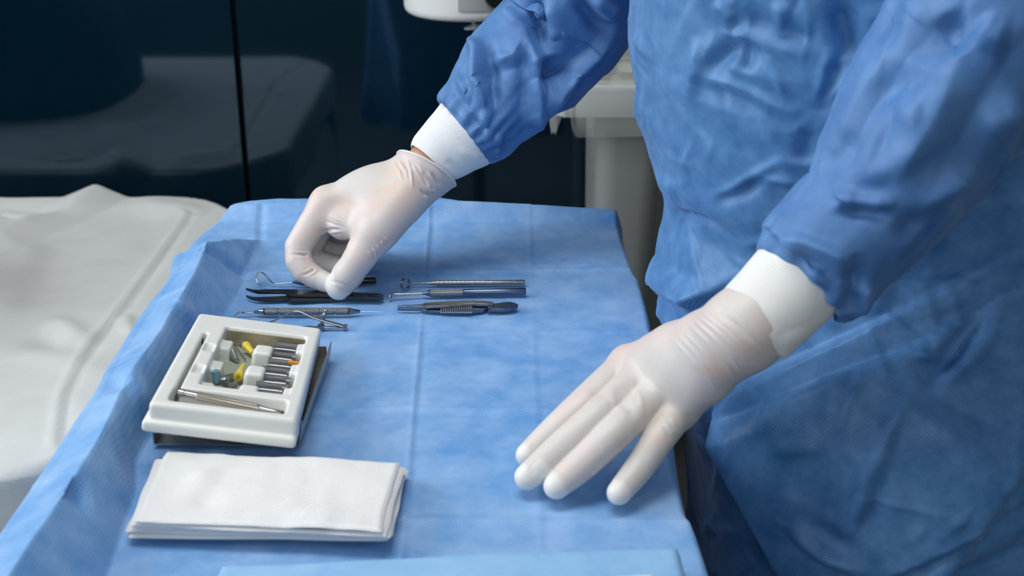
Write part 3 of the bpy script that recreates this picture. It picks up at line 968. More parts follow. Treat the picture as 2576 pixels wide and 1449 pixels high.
Z0 = TZ + 0.0035
cs = [T(556, 1402, 0.02), T(1712, 1368, 0.02)]
fr = Vector((cs[1].x + 0.004, 0.545, 0)); fl = Vector((cs[0].x - 0.01, 0.545, 0))
V, F, UV = soft_slab('x', [cs[0], cs[1], fr, fl], TZ + 0.003, 0.017, None, nx=110, ny=70, wob=0.0009, edge=0.006)
V[:, 1] += 0.006 * np.clip((V[:, 0] + 0.02) / 0.12, -1, 0) * np.clip((V[:, 1] - 0.6) / 0.1, 0, 1)
o = mesh_obj('folded_drape', V, F, M['towel'], uv=UV)
tag(o, 'folded pale blue sheet lying flat at the near end of the table', 'drape')
for (pa, pb, lab) in (((1540, 1446), (1642, 1441), 'white paper packet on the folded blue sheet, towards the gown side'),
                      ((640, 1452), (779, 1445), 'white paper packet on the folded blue sheet, below the gauze stack')):
    a = T(*pa, 0.0235); b = T(*pb, 0.0235)
    d = (b - a).normalized(); nrm = Vector((d.y, -d.x, 0)) * 0.06
    V, F, UV = soft_slab('x', [a, b, b + nrm, a + nrm], TZ + 0.0205, 0.003, None, nx=24, ny=24, wob=0.0004, edge=0.002)
    o = mesh_obj('paper_packet', V, F, M['gauze'], uv=UV)
    tag(o, lab, 'packet')

# ------------------------------------------------------------------ gauze stack
lay = [  # back-left, back-right, front-right, front-left (pixels), height
    ((418, 1150), (1018, 1182), (975, 1362), (322, 1352), 0.002),
    ((396, 1156), (1026, 1180), (985, 1350), (316, 1338), 0.004),
    ((412, 1140), (1012, 1172), (978, 1352), (336, 1330), 0.007),
    ((390, 1150), (1018, 1170), (972, 1350), (326, 1322), 0.010),
    ((420, 1131), (1000, 1160), (962, 1338), (340, 1312), 0.014)]
gl = ['white gauze pad at the bottom of the folded stack', 'white gauze pad second from the bottom of the stack',
      'white gauze pad in the middle of the folded stack', 'white gauze pad second from the top of the stack',
      'topmost white gauze pad of the stack, dented near its left end']
zacc = TZ + 0.0034
for i, (a, b, c, d, z) in enumerate(lay):
    th = 0.0040
    V, F, UV = soft_slab('x', [T(*a, zacc - TZ + th), T(*b, zacc - TZ + th), T(*c, zacc - TZ + th * .5), T(*d, zacc - TZ + th * .5)], zacc, th, None, nx=120, ny=80, wob=0.0020 if i == 4 else 0.0003, edge=0.0048, seed=i, rag=0.0034)
    if i == 4:
        FA = np.array(F)
        V = folds(V, FA, [([(500, 1175), (522, 1210), (512, 1250)], -0.0034, 0.014, 'g'), ([(575, 1175), (535, 1232), (490, 1300)], 0.0022, 0.009, 'g'),
                          ([(420, 1150), (640, 1160)], 0.0008, 0.012, 'g'), ([(730, 1290), (850, 1320)], -0.001, 0.02, 'g')])
    zacc += th - 0.0006
    o = mesh_obj('gauze_pad', V, F, M['gauze'], uv=UV)
    tag(o, gl[i], 'gauze', 'gauze pads in the stack')

# ------------------------------------------------------------------ instruments on the drape
ZI = TZ + 0.0022              # resting height
def TI(px, py, z=0.0): return T(px, py, z + 0.0022)
def inst(name, px, py, label, cat='instrument'):
    p = TI(px, py)
    return thing(name, (p.x, p.y, ZI), label, cat)

# 1 hook with loop and dark handle
i1 = inst('muscle_hook', 840, 707, 'dark round-handled hook with a curled wire end, behind the pinching fingers')
r = 0.0037
a, b = TI(735, 710, r), TI(946, 705, r)
MB().add(*lathe(a, b, [(0, .0009), (.02, .0012), (.11, .0034), (.125, .0034), (.13, .0030), (.135, .0034), (.145, .0034), (.15, .0030), (.155, .0034), (.165, .0034), (.17, .0030), (.175, .0034), (.215, .0034), (.22, .0028)])).build('collar', M['bluesteel'], i1)
MB().add(*lathe(a + (b - a) * .215, b, [(0, .0026), (.005, .0037), (.985, .0037), (1, .0033)])).build('handle', M['blacksteel'], i1)
wp = [(735, 710), (712, 712), (698, 713), (686, 711), (676, 702), (668, 692), (660, 686.5), (652, 685), (646, 689), (643.5, 697), (645, 706), (650, 713), (657, 718), (664, 719), (669, 718)]
wp = [TI(x, y, max(0.0012, (719 - y) * 0.00030)) for x, y in wp]
wr = smooth_path(wp, 5)
MB().add(*tube(wr, [0.0008 - 0.0003 * k / len(wr) for k in range(len(wr))], 8)).build('wire_hook', M['bright'], i1)

# 2 black curved tweezers
i2 = inst('curved_tweezers', 800, 742, 'black curved-tip tweezers pinched between thumb and index finger', 'tweezers')
up = [(616, 724.5), (628, 728), (640, 730), (655, 730), (680, 729), (713, 728.6), (760, 729.5), (823, 732), (880, 736), (935, 739), (957, 739.5), (962, 743), (962, 748), (956, 751), (900, 749), (823, 743.5), (760, 743), (724, 742), (720, 739), (716, 736), (700, 735.5), (650, 735.5), (640, 733.5), (630, 730.5)]
lo = [(617, 745), (628, 749), (640, 752), (655, 752), (680, 750.5), (713, 747.8), (760, 745.5), (823, 743.2), (880, 742), (935, 742), (957, 743), (961, 746), (958, 751), (900, 751.5), (823, 756.5), (726, 760), (722, 757.5), (718, 755.5), (690, 757), (659, 757.5), (640, 754.5), (628, 751)]
MB().add(*plate([TI(x, y, .005) for x, y in chaikin(up)], ZI + 0.0032, ZI + 0.0056)).build('arm', M['blacksteel'], i2, smooth=False)
MB().add(*plate([TI(x, y, .001) for x, y in chaikin(lo)], ZI, ZI + 0.0026)).build('arm', M['blacksteel'], i2, smooth=False)
c = TI(957, 745, .0045)
MB().add(*lathe((c.x, c.y, ZI + 0.0002), (c.x, c.y, ZI + 0.0060), [(0, .0024), (.1, .0030), (.9, .0030), (1, .0024)], 18)).build('joint', M['bluesteel'], i2)
for nm, pl, z in (('', up, 0.0062), ('', lo, 0.003)):
    q = TI(646, pl[3][1] + 3, z)
for ob in list(i2.children):
    md = ob.modifiers.new('bevel', 'BEVEL'); md.width = 0.0005; md.segments = 2; md.limit_method = 'ANGLE'

# 3 double-ended knurled handle
i3 = inst('double_ended_spatula', 770, 783, 'knurled grey double-ended probe with six grip segments and needle tips', 'probe')
r = 0.0034
a, b = TI(666, 784, r), TI(877, 783, r)
seg = None
for k in range(6):
    p0 = a + (b - a) * ((k + 0.02) / 6); p1 = a + (b - a) * ((k + 0.98) / 6)
    MB().add(*lathe(p0, p1, [(0, r * .8), (.04, r), (.96, r), (1, r * .8)])).build('grip_segment', M['knurl'], i3)
MB().add(*tube([a, b], r * .78, 16)).build('core', M['steel'], i3)
a2 = TI(639, 785, r * .6); MB().add(*lathe(a2, a, [(0, .0009), (.03, .0012), (.95, r * .95), (1, r * .95)])).build('cone', M['bright'], i3)
b2 = TI(906, 783.5, r * .6); MB().add(*lathe(b, b2, [(0, r * .95), (.06, r * .95), (.96, .0014), (1, .0011)])).build('cone', M['steel'], i3)
tp = smooth_path([a2, TI(620, 787, .002), TI(601, 786, .002), TI(589, 797, .0012)], 5)
MB().add(*tube(tp, [0.0008] * (len(tp) - 5) + [.0007, .0007, .0006, .0005, .0004], 8)).build('bent_tip', M['bright'], i3)
MB().add(*tube([b2, TI(940, 784, .0015), TI(967, 784.5, .0008)], [0.0008, 0.0006, 0.0002], 8)).build('needle_tip', M['bright'], i3)

# 4 wire speculum with screw
i4 = thing('eye_speculum', (PX(820, 835, 1.085).x, 1.085, ZI), 'steel wire eyelid speculum with a screw, behind the white case', 'speculum')
YS = 1.0755
pz = lambda x, y, yy=YS: Vector((PX(x, y, yy).x, yy, max(PX(x, y, yy).z, ZI + 0.0008)))
w1 = smooth_path([pz(640, 828), pz(684, 809), pz(715, 794), pz(735, 784.5), pz(748, 782.5), pz(762, 787), pz(778, 795)], 6)
MB().add(*tube(w1, 0.0009, 8)).build('wire_loop', M['bright'], i4)
w2 = [pz(690, 822, YS - .012), pz(745, 823, YS - .012), pz(776, 822, YS - .006), pz(800, 824, YS)]
MB().add(*tube(smooth_path(w2, 5), 0.0009, 8)).build('wire_loop', M['bright'], i4)
def bar(pts, wd, th):
    pts = smooth_path(pts, 5)
    return tube(pts, wd, 10, True, th / wd)
MB().add(*bar([pz(774, 792), pz(800, 802), pz(830, 811), pz(855, 818), pz(868, 826)], 0.0021, 0.0014)).build('upper_arm', M['steel'], i4)
MB().add(*bar([pz(776, 823), pz(810, 827), pz(845, 831), pz(866, 831)], 0.0018, 0.0010)).build('lower_arm', M['steel'], i4)
MB().add(*box(pz(869, 828.5), (0.0035, 0.006, 0.0045), bev=0.001)).build('hinge', M['steel'], i4)
s0, s1 = pz(807, 822), pz(821, 779)
MB().add(*lathe(s0, s1, [(0, .0014), (.15, .0016), (.3, .0013), (.5, .0013), (.55, .0021), (.75, .0021), (.8, .0014), (.92, .0014), (.94, .0020), (1, .0016)], 14)).build('screw', M['steel'], i4)
MB().add(*box(pz(808, 822), (0.006, 0.006, 0.005), bev=0.0012)).build('nut', M['steel'], i4)

# 5 ring marker
i5 = inst('ring_marker', 1180, 712, 'slim dark steel handle ending in a small ring, farthest of three on the right')
r = 0.0026
a, b = TI(1096, 712, r), TI(1321, 710.5, r)
gp = [(0, r * .8), (.003, r)]
for k in range(9):
    x = 0.045 + 0.047 * k
    if k == 8: x += 0.02
    gp += [(x - .004, r), (x - .002, r * .8), (x + .002, r * .8), (x + .004, r)]
gp += [(.985, r), (1, r * .85)]
MB().add(*lathe(a, b, gp)).build('handle', M['steel'], i5)
n0 = TI(1080, 712.3, r)
MB().add(*lathe(TI(1034, 713, .003), a, [(0, .0006), (.7, .0012), (.85, .0018), (1, r * .8)], 14)).build('shaft', M['steel'], i5)
rc = TI(1020.5, 713.5, 0.0056)
ax = Vector((0.74, -0.64, 0.16)).normalized(); d_, e1, e2 = frame(ax)
v, f = [], []
n = 28
for k in range(n):
    q = 2 * math.pi * k / n
    dirv = e1 * math.cos(q) + e2 * math.sin(q)
    for rr_, hh in ((.0056, -.0018), (.0056, .0018), (.0049, .0018), (.0049, -.0018)):
        v.append(rc + dirv * rr_ + ax * hh)
for k in range(n):
    for j in range(4):
        k2 = (k + 1) % n; j2 = (j + 1) % 4
        f.append((k * 4 + j, k * 4 + j2, k2 * 4 + j2, k2 * 4 + j))
MB().add(v, f).build('ring', M['bright'], i5)

# 6 hook with knurled neck
i6 = inst('angled_hook', 1180, 738, 'blued steel handle with knurled neck and small bent hook, between ring tool and forceps')
r = 0.0036
a, b = TI(1082, 737.5, r), TI(1323, 733, r)
MB().add(*lathe(a, a + (b - a) * .345, [(0, r * .9), (.02, r * 1.04), (.98, r * 1.04), (1, r * .95)])).build('knurled_grip', M['knurl'], i6)
MB().add(*lathe(a + (b - a) * .345, b, [(0, r * .9), (.01, r), (.98, r), (1, r * .85)])).build('handle', M['bluesteel'], i6)
MB().add(*lathe(TI(1062, 738.5, r), a, [(0, .0013), (.3, .0014), (1, r * .95)], 16)).build('neck', M['bluesteel'], i6)
hk = smooth_path([TI(1063, 738.5, r), TI(1020, 740, .004), TI(988, 740.5, .0045), TI(982, 743, .0045), TI(980, 747, .003), TI(984, 750, .0015)], 5)
MB().add(*tube(hk, [.0011] * (len(hk) - 10) + [.0011, .0011, .0012, .0013, .0015, .0017, .0018, .0018, .0016, .0012], 10)).build('hook_tip', M['bright'], i6)

# 7 ridged forceps
i7 = inst('ridged_forceps', 1150, 770, 'blued steel forceps with a ribbed grip and leaf-shaped end, nearest on the right', 'forceps')
upf = [(1001, 767.6), (1060, 766), (1069, 761.5), (1110, 758.5), (1180, 755), (1225, 757), (1242, 760), (1242, 766), (1226, 764.5), (1185, 762.5), (1160, 764), (1110, 769), (1072, 770.5), (1062, 769.5), (1001, 769.6)]
MB().add(*plate([TI(x, y, .006) for x, y in chaikin(upf)], ZI + .0035, ZI + .0062)).build('rear_arm', M['steel'], i7, smooth=False)
lof = [(999.5, 775), (1060, 775.5), (1068, 771), (1110, 768.5), (1160, 763.5), (1185, 762), (1226, 763.5), (1226, 780), (1180, 785), (1110, 784), (1075, 782), (1061, 778), (999.5, 777)]
MB().add(*plate([TI(x, y, .002) for x, y in chaikin(lof)], ZI, ZI + .0026)).build('front_arm', M['bluesteel'], i7, smooth=False)
for k in range(14):
    x = 1110 + 75 * k / 13; t = k / 13
    p0 = TI(x, 784.6 , .003); p1 = TI(x + 1, 768.5 - 6 * t, .0042)
    MB().add(*tube([(p0.x, p0.y, ZI + .0024), (p1.x, p1.y, ZI + .0026)], 0.0010, 8)).build('grip_rib', M['clip'], i7)
tailf = [(1226, 763), (1250, 764), (1275, 759.5), (1292, 761), (1306, 767.5), (1290, 775), (1262, 778), (1240, 777), (1226, 780)]
MB().add(*plate([TI(x, y, .004) for x, y in chaikin(tailf)], ZI + .001, ZI + .0045)).build('tail', M['bluesteel'], i7, smooth=False)
for ob in list(i7.children):
    if ob.name.startswith('grip_rib'): continue
    md = ob.modifiers.new('bevel', 'BEVEL'); md.width = 0.0004; md.segments = 2; md.limit_method = 'ANGLE'

# ------------------------------------------------------------------ white plastic instrument case on its metal base
HH = 0.021
FL = T(374, 1012, 0.0585); FR = T(748, 1056, 0.0425); BL = T(503, 786, 0.0405)
eu = (FR - FL); W = eu.length; eu.normalize()
ev = (BL - FL); ev -= eu * ev.dot(eu); D = ev.length; ev.normalize()
ew = eu.cross(ev).normalized()
RC = Matrix((eu, ev, ew)).transposed()
def CL(u, v, w_=0.0): return FL + eu * u + ev * v + ew * (w_ - HH)     # local; w_=HH is the top
def CU(px, py, w_=None):
    """local coordinates of the pixel's point on the case plane at local height w_"""
    d = ray(px, py)
    p0 = CL(0, 0, HH if w_ is None else w_)
    t = (p0 - CAM).dot(ew) / d.dot(ew)
    q = CAM + d * t - p0
    return q.dot(eu), q.dot(ev)
base_c = CL(W / 2, D / 2)
case = thing('instrument_case', (base_c.x, base_c.y, ZI), 'white plastic instrument tray lying crooked on a metal base, left of centre', 'case')
def cbox(u0, u1, v0, v1, w0, w1, bev=0.0018, seg=3):
    return box(CL((u0 + u1) / 2, (v0 + v1) / 2, (w0 + w1) / 2), (u1 - u0, v1 - v0, w1 - w0), RC, bev, seg)
ul, ug, ui = 0.0112, 0.0165, 0.0275        # left wall, groove, inner ridge
ur = W - 0.0105
vf, vg, vi = 0.0085, 0.0335, 0.0445        # front wall, pen groove, ridge
vb = D - 0.026
def moulded_holder():
    h = 0.0008
    lo = np.array([-0.006, -0.006, -0.004]); hi = np.array([W + 0.004, D + 0.003, HH + 0.003])
    n = np.ceil((hi - lo) / h).astype(int) + 1
    S = SDF(lo, hi, h)
    gx, gy, gz = np.meshgrid(*S.ax, indexing='ij', sparse=True)
    def rb(u0, u1, v0, v1, w0, w1, r=0.002):
        qx = np.abs(gx - (u0 + u1) / 2) - (u1 - u0) / 2 + r; qy = np.abs(gy - (v0 + v1) / 2) - (v1 - v0) / 2 + r; qz = np.abs(gz - (w0 + w1) / 2) - (w1 - w0) / 2 + r
        return np.sqrt(np.maximum(qx, 0) ** 2 + np.maximum(qy, 0) ** 2 + np.maximum(qz, 0) ** 2) + np.minimum(np.maximum(np.maximum(qx, qy), qz), 0) - r
    A = rb(0, W, 0, D, 0, HH, 0.0035)
    A = SDF.smin(A, rb(-0.0035, W + 0.001, -0.0035, 0.022, -0.001, 0.008, .003), 0.002)   # bottom lip
    k = 0.0022
    def cut(F, G): return -SDF.smin(-F, G, k)
    A = cut(A, rb(ui, ur, vi, vb, 0.0035, HH + 0.02, .003))                    # main well
    A = cut(A, rb(ul + .001, W - 0.010, vf, vg, 0.006, HH + 0.02, .003))       # pen groove
    A = cut(A, rb(ul + .001, ug - .001, vf + .004, vb - 0.020, 0.007, HH + 0.02, .0022))   # rod groove
    for v0 in (0.0505, 0.091, 0.138): A = SDF.smin(A, rb(pu - .0070, pu + .0070, v0 - .0095, v0 + .0095, 0.002, HH - .002, .0025), k)
    for v0 in (0.0505, 0.091, 0.138): A = SDF.smin(A, rb(pu - .0085, pu + .0050, v0 - .0060, v0 + .0060, 0.002, HH - .0045, .0025), k)
    for v0 in (0.051, 0.101, 0.149): A = SDF.smin(A, rb(ur - .0055, ur + .004, v0 - .0095, v0 + .0095, 0.002, HH - .0012, .002), k)
    for v0 in (0.052, 0.098, 0.146): A = SDF.smin(A, rb(ui - .004, ui + .0095, v0 - .0095, v0 + .0095, 0.002, HH - .0045, .0025), k)
    for v0 in (0.075, 0.122): A = cut(A, rb(ug + .002, ui - .002, v0 - .008, v0 + .008, HH - .0025, HH + .01, .0015))
    V, F = S.mesh(A)
    F = F[(F >= 0).all(1)]
    V = relax(V, F, 1)
    base = np.array(CL(0, 0, 0)); R3 = np.array(RC)
    mesh_obj('holder', V @ R3.T + base, F, M['plastic'], case)
pu = 0.0632
moulded_holder()
MB().add(*cbox(ui + 0.002, ur - 0.002, vi + 0.001, vb - 0.001, 0.0035, 0.0048, 0)).build('pad', M['olive'], case, smooth=False)
MB().add(*cbox(ui, ur + 0.004, vb - 0.0014, vb + 0.0004, 0.006, HH - 0.003, 0)).build('back_strip', M['brass'], case, smooth=False)
# metal base
b0 = T(386, 1119, 0.0034); b1 = T(746, 1123, 0.0034)
du = (b1 - b0); du.z = 0; BW = du.length; du.normalize(); dv = Vector((-du.y, du.x, 0))
BD = 0.150
def BP(u, v, z): return b0 + du * u + dv * v + Vector((0, 0, ZI + 0.0012 - b0.z + z))
RB = Matrix((du, dv, Vector((0, 0, 1)))).transposed()
def bbox(u0, u1, v0, v1, z0, z1, bev=0): return box(BP((u0 + u1) / 2, (v0 + v1) / 2, (z0 + z1) / 2), (u1 - u0, v1 - v0, z1 - z0), RB, bev)
bs = MB()
bs.add(*bbox(0, BW, 0, BD, 0, 0.001))
bs.add(*bbox(0, 0.001, 0, BD, 0, 0.010))
bs.add(*bbox(0, BW, BD - 0.001, BD, 0, 0.012))
bo = bs.build('metal_base', M['sheetmetal'], case, smooth=False)
v = [BP(BW + 0.001, 0, 0), BP(BW + 0.001, BD, 0), BP(BW + 0.004, BD, 0.0165), BP(BW + 0.003, 0, 0.013),
     BP(BW + 0.002, 0, 0), BP(BW + 0.002, BD, 0), BP(BW + 0.005, BD, 0.0165), BP(BW + 0.004, 0, 0.013)]
f = [(0, 1, 2, 3), (7, 6, 5, 4), (0, 4, 5, 1), (1, 5, 6, 2), (2, 6, 7, 3), (3, 7, 4, 0)]
MB().add(v, f).build('side_flap', M['sheetmetal'], case, smooth=False)
for u_, z_ in ((0.002, 0.0115), (BW + 0.003, 0.0145)):
    p = BP(u_, -0.001, z_)
    MB().add(*tube([p, p + dv * 0.012], 0.0016, 12)).build('hinge_pin', M['bright'], case)
for px_, py_ in ((524, 840), (507, 859)):
    uu, vv = CU(px_, py_, HH - .006)
    MB().add(*cbox(uu - .0012, uu + .0012, vv - .002, vv + .002, HH - .008, HH - .004, 0)).build('rust_chip', M['rust'], case, smooth=False)
uu, vv = CU(536, 1027, 0.006)
MB().add(*cbox(uu - .001, uu + .0016, vf - 0.001, vf + .003, 0.003, 0.010, 0)).build('rust_chip', M['rust'], case, smooth=False)

# things lying in the case
def cthing(name, px, py, w_, label, cat):
    u, v = CU(px, py, w_)
    return thing(name, CL(u, v, w_), label, cat), u, v
rw = HH - 0.0055
pt = thing('knurled_handle', CL(W * .45, vf + .008, rw), 'grey knurled metal handle in the front groove of the white case', 'instrument')
def cp(px, py, w_): return CL(*CU(px, py, w_), w_)
ra, rb = cp(448, 987, HH - .002), cp(712, 1041, HH - .004)
L = rb - ra
r = 0.0031
MB().add(*lathe(ra, ra + L * .185, [(0, r * .7), (.05, r), (.3, r), (.33, r * .82), (.4, r * .82), (.44, r), (.55, r * .9), (1, r * .9)])).build('pommel', M['bright'], pt)
MB().add(*lathe(ra + L * .18, ra + L * .76, [(0, r * .95), (.01, r * 1.08), (.99, r * 1.08), (1, r)])).build('knurled_grip', M['knurl2'], pt)
MB().add(*lathe(ra + L * .755, rb, [(0, r), (.1, r * .85), (.4, r * .7), (.9, r * .72), (1, r * .4)])).build('blade_socket', M['bright'], pt)
MB().add(*lathe(rb - L * .012, rb + L * .006, [(0, r * .72), (.8, r * .7), (1, r * .3)])).build('tip_ring', M['rust'], pt)
rod = thing('black_rod', CL(ul + .003, D * .4, .006), 'thin black rod in the left groove of the white case', 'instrument')
MB().add(*tube([cp(437, 1003, .010), cp(455, 958, .010), cp(505, 868, .010)], [0.0026, 0.0026, 0.0012], 14)).build('shaft', M['blacksteel'], rod)
p = cp(437, 1003, .010)
MB().add(*lathe(p - ev * .003, p + ev * .004, [(0, .002), (.2, .0034), (.8, .0034), (1, .0026)])).build('knob', M['bluesteel'], rod)

clips = [((704, 852), 'farthest'), ((690, 872), 'second'), ((684, 893), 'third'), ((683, 912), 'fourth'), ((672, 935), 'fifth'), ((668, 955), 'sixth'), ((674, 977), 'nearest')]
cv0 = [0.158, 0.136, 0.120, 0.101, 0.084, 0.068, 0.052]
for k, (pp, wd) in enumerate(clips):
    long = k in (0, 2, 4, 6)
    u0 = pu + 0.006 if k % 2 == 0 else pu + 0.003
    u1 = ur - 0.0035 - 0.001 * (k % 2)
    v0 = cv0[k]; hgt = 0.0165
    ob = thing('blade_clip', CL((u0 + u1) / 2, v0, hgt - 0.004), f'grey metal blade clip in the white case, {wd} from the hand' if wd not in ('farthest', 'nearest') else
               ('grey metal blade clip at the back end of the row in the white case' if wd == 'farthest' else 'grey metal blade clip nearest the knurled handle in the white case'), 'clip', 'blade clips in the case')
    MB().add(*cbox(u0, u1, v0 - .0060, v0 + .0060, hgt - .0078, hgt - .0070, 0)).build('channel_floor', M['clip'], ob, smooth=False)
    MB().add(*cbox(u0, u1, v0 + .0050, v0 + .0060, hgt - .0078, hgt, 0)).build('flange', M['clip'], ob, smooth=False)
    MB().add(*cbox(u0, u1, v0 - .0060, v0 - .0050, hgt - .0078, hgt - .002, 0)).build('flange', M['clip'], ob, smooth=False)
    MB().add(*cbox(u1 - .003, u1 + .001, v0 - .003, v0 + .003, hgt - .006, hgt + .001, .0005)).build('end_stop', M['clip'], ob)
    MB().add(*lathe(CL(u0 - .002, v0, hgt - .004), CL(u1, v0, hgt - .004), [(0, .0003), (.3, .0011), (.7, .0013), (1, .0010)], 10)).build('blade', M['clip'], ob)

def hub(name, a, b, prof, mat, label, cat):
    ob = thing(name, (a + b) / 2, label, cat)
    MB().add(*lathe(a, b, prof, 20)).build('barrel', mat, ob)
    return ob
h1 = hub('needle_hub', cp(636, 888, .010), cp(618, 868, .012), [(0, .0022), (.3, .0026), (.7, .0032), (.72, .0036), (1, .0036)], M['yellow'], 'yellow plastic needle hub in the white case, nearer the hand', 'needle hub')
a, b = cp(612, 918, .012), cp(599, 948, .012)
h2 = hub('needle_hub', a, b, [(0, .0014), (.35, .0020), (.6, .0026), (.9, .0034), (.95, .0036), (.99, .0036), (1, .0020)], M['yellow'], 'yellow plastic needle hub in the white case, pointing to the front', 'needle hub')
d = (b - a).normalized()
MB().add(*lathe(b, b + d * .0006, [(0, .0018), (1, .0018)])).build('bore', plain('dark_yellow_bore', (0.42, 0.33, 0.02), 0.5), h2)
hub('sealing_plug', cp(652, 897, .008), cp(649, 886, .012), [(0, .0044), (.6, .0044), (.85, .0036), (1, .001)], M['palegreen'], 'pale blue plastic cap between the posts of the white case', 'plug')
hub('cannula_hub', cp(548, 962, .006), cp(541, 930, .016), [(0, .0034), (.4, .0034), (.6, .0030), (.9, .0034), (1, .0016)], M['teal'], 'teal translucent plastic hub at the left of the white case', 'needle hub')
hub('cannula', cp(597, 912, .006), cp(583, 882, .012), [(0, .0010), (.15, .0014), (.2, .0024), (.6, .0034), (.9, .0040), (1, .002)], M['clear'], 'smoky clear cannula lying in the middle of the white case', 'cannula')
hub('cannula', cp(612, 872, .006), cp(608, 850, .010), [(0, .0012), (.2, .0030), (.9, .0034), (1, .002)], M['clear'], 'smoky clear cannula near the back of the white case', 'cannula')
q1 = hub('needle_socket', cp(584, 944, .008), cp(562, 962, .012), [(0, .0020), (.3, .0022), (.35, .0030), (.95, .0034), (1, .0022)], M['steel'], 'dark metal needle socket beside the yellow hub in the case', 'needle hub')
hub('needle_socket', cp(592, 968, .008), cp(570, 974, .008), [(0, .0024), (.5, .0026), (.55, .0034), (1, .0034)], M['clear'], 'smoky needle socket by the front ridge of the case', 'needle hub')
hub('needle_shaft', cp(585, 860, .008), cp(618, 905, .007), [(0, .0004), (1, .0005)], M['bright'], 'thin steel needle lying diagonally in the white case', 'needle')
oc = cp(740, 912, HH - .002)
o = MB().add(*box(oc, (0.0095, 0.0030, 0.002), RC, .0004)).build('orange_tab', M['orange'], None)
tag(o, 'small orange plastic tab on the right rim of the white case', 'tab')

# ------------------------------------------------------------------ the surgeon
person = thing('person', (0.30, 1.05, 0), 'person in a blue gown and white gloves reaching over the instrument table', 'person')

def ring_tube(rows, m=150, ups=None):
    """rows: (centre, radius a, radius b, axis hint); smooth loft; returns V, F, UV, t, phi"""
    C = np.array([np.array(r_[0]) for r_ in rows]); R = np.array([r_[1] for r_ in rows]); B = np.array([r_[2] for r_ in rows])
    return C, R, B

def loft(centres, ra, rb, nl, m, side):
    """tube through centres with a radius across the view (ra) and along it (rb)"""
    n = len(centres)
    P = [Vector(c) for c in centres]
    path = smooth_path(P, nl)
    t = np.linspace(0, n - 1, len(path)); k = np.arange(n)
    def sm(a):
        a = np.array(a, float)
        pts = [Vector((x, 0, 0)) for x in a]
        return np.array([q.x for q in smooth_path(pts, nl)])
    RA, RB = sm(ra), sm(rb)
    V, UV, PH, LL = [], [], [], []
    L = 0
    rm = float(np.mean(RA))
    for i, p in enumerate(path):
        tg = (path[min(i + 2, len(path) - 1)] - path[max(i - 2, 0)]).normalized()
        view = (p - CAM).normalized()
        a = tg.cross(view).normalized()      # across the arm as seen from the table side
        b = a.cross(tg).normalized()
        if i: L += (p - path[i - 1]).length
        for j in range(m):
            q = 2 * math.pi * j / m
            V.append(p + a * math.cos(q) * RA[i] + b * math.sin(q) * RB[i])
            UV.append((q * rm, L)); PH.append(q); LL.append(L)
    V = np.array([tuple(v) for v in V])
    F = grid_faces(len(path), m, True)
    FA = np.array(F)
    N = vnorm(V, FA)
    ctr = np.repeat(np.array([tuple(p) for p in path]), m, axis=0)
    if ((V - ctr) * N).sum() < 0:
        F = [f[::-1] for f in F]
    return V, F, np.array(UV), np.array(PH), np.array(LL), path

def rpx(px, p): return px / pxscale(p)

# --- right sleeve (far arm)
rs = [((1172, 335), 1.232, 96), ((1180, 328), 1.233, 106), ((1196, 310), 1.236, 116), ((1230, 268), 1.245, 122), ((1280, 205), 1.260, 138),
      ((1332, 152), 1.275, 148), ((1388, 100), 1.290, 158), ((1425, 40), 1.295, 168), ((1470, -70), 1.285, 170), ((1530, -220), 1.265, 172), ((1600, -400), 1.245, 180), ((1700, -560), 1.225, 190)]
cen = [PX(*p, Y) for p, Y, r_ in rs]
ra = [rpx(r_, c) for (p, Y, r_), c in zip(rs, cen)]
V, F, UV, PH, LL, path = loft(cen, ra, [x * 0.95 for x in ra], 14, 210, 1)
hem = np.exp(-LL / 0.016)
N = vnorm(V, np.array(F))
V = V + N * (0.0034 * hem * (1 - np.exp(-LL / 0.006)) * np.sin(PH * 19 + 2 * np.sin(PH * 3)))[:, None]
q = np.stack([UV[:, 0] * 1.0, UV[:, 1], 0 * LL], 1)
V = V + N * ((1 - hem) * (0.0015 * (ridged(V * np.array([17, 17, 17]) + 4) - 0.5) + 0.003 * perlin(V * 11 + 8)))[:, None]
V = creases(V, F, UV, 34, 8, (0, 0.4, 0.02, 0.34), (0.002, 0.005), (0.04, 0.09), (0.008, 0.016), angle=1.75, spread=1.0)
V = creases(V, F, UV, 30, 9, (0, 0.4, 0.02, 0.34), (0.0008, 0.002), (0.02, 0.05), (0.004, 0.008), angle=1.4, spread=2.0)
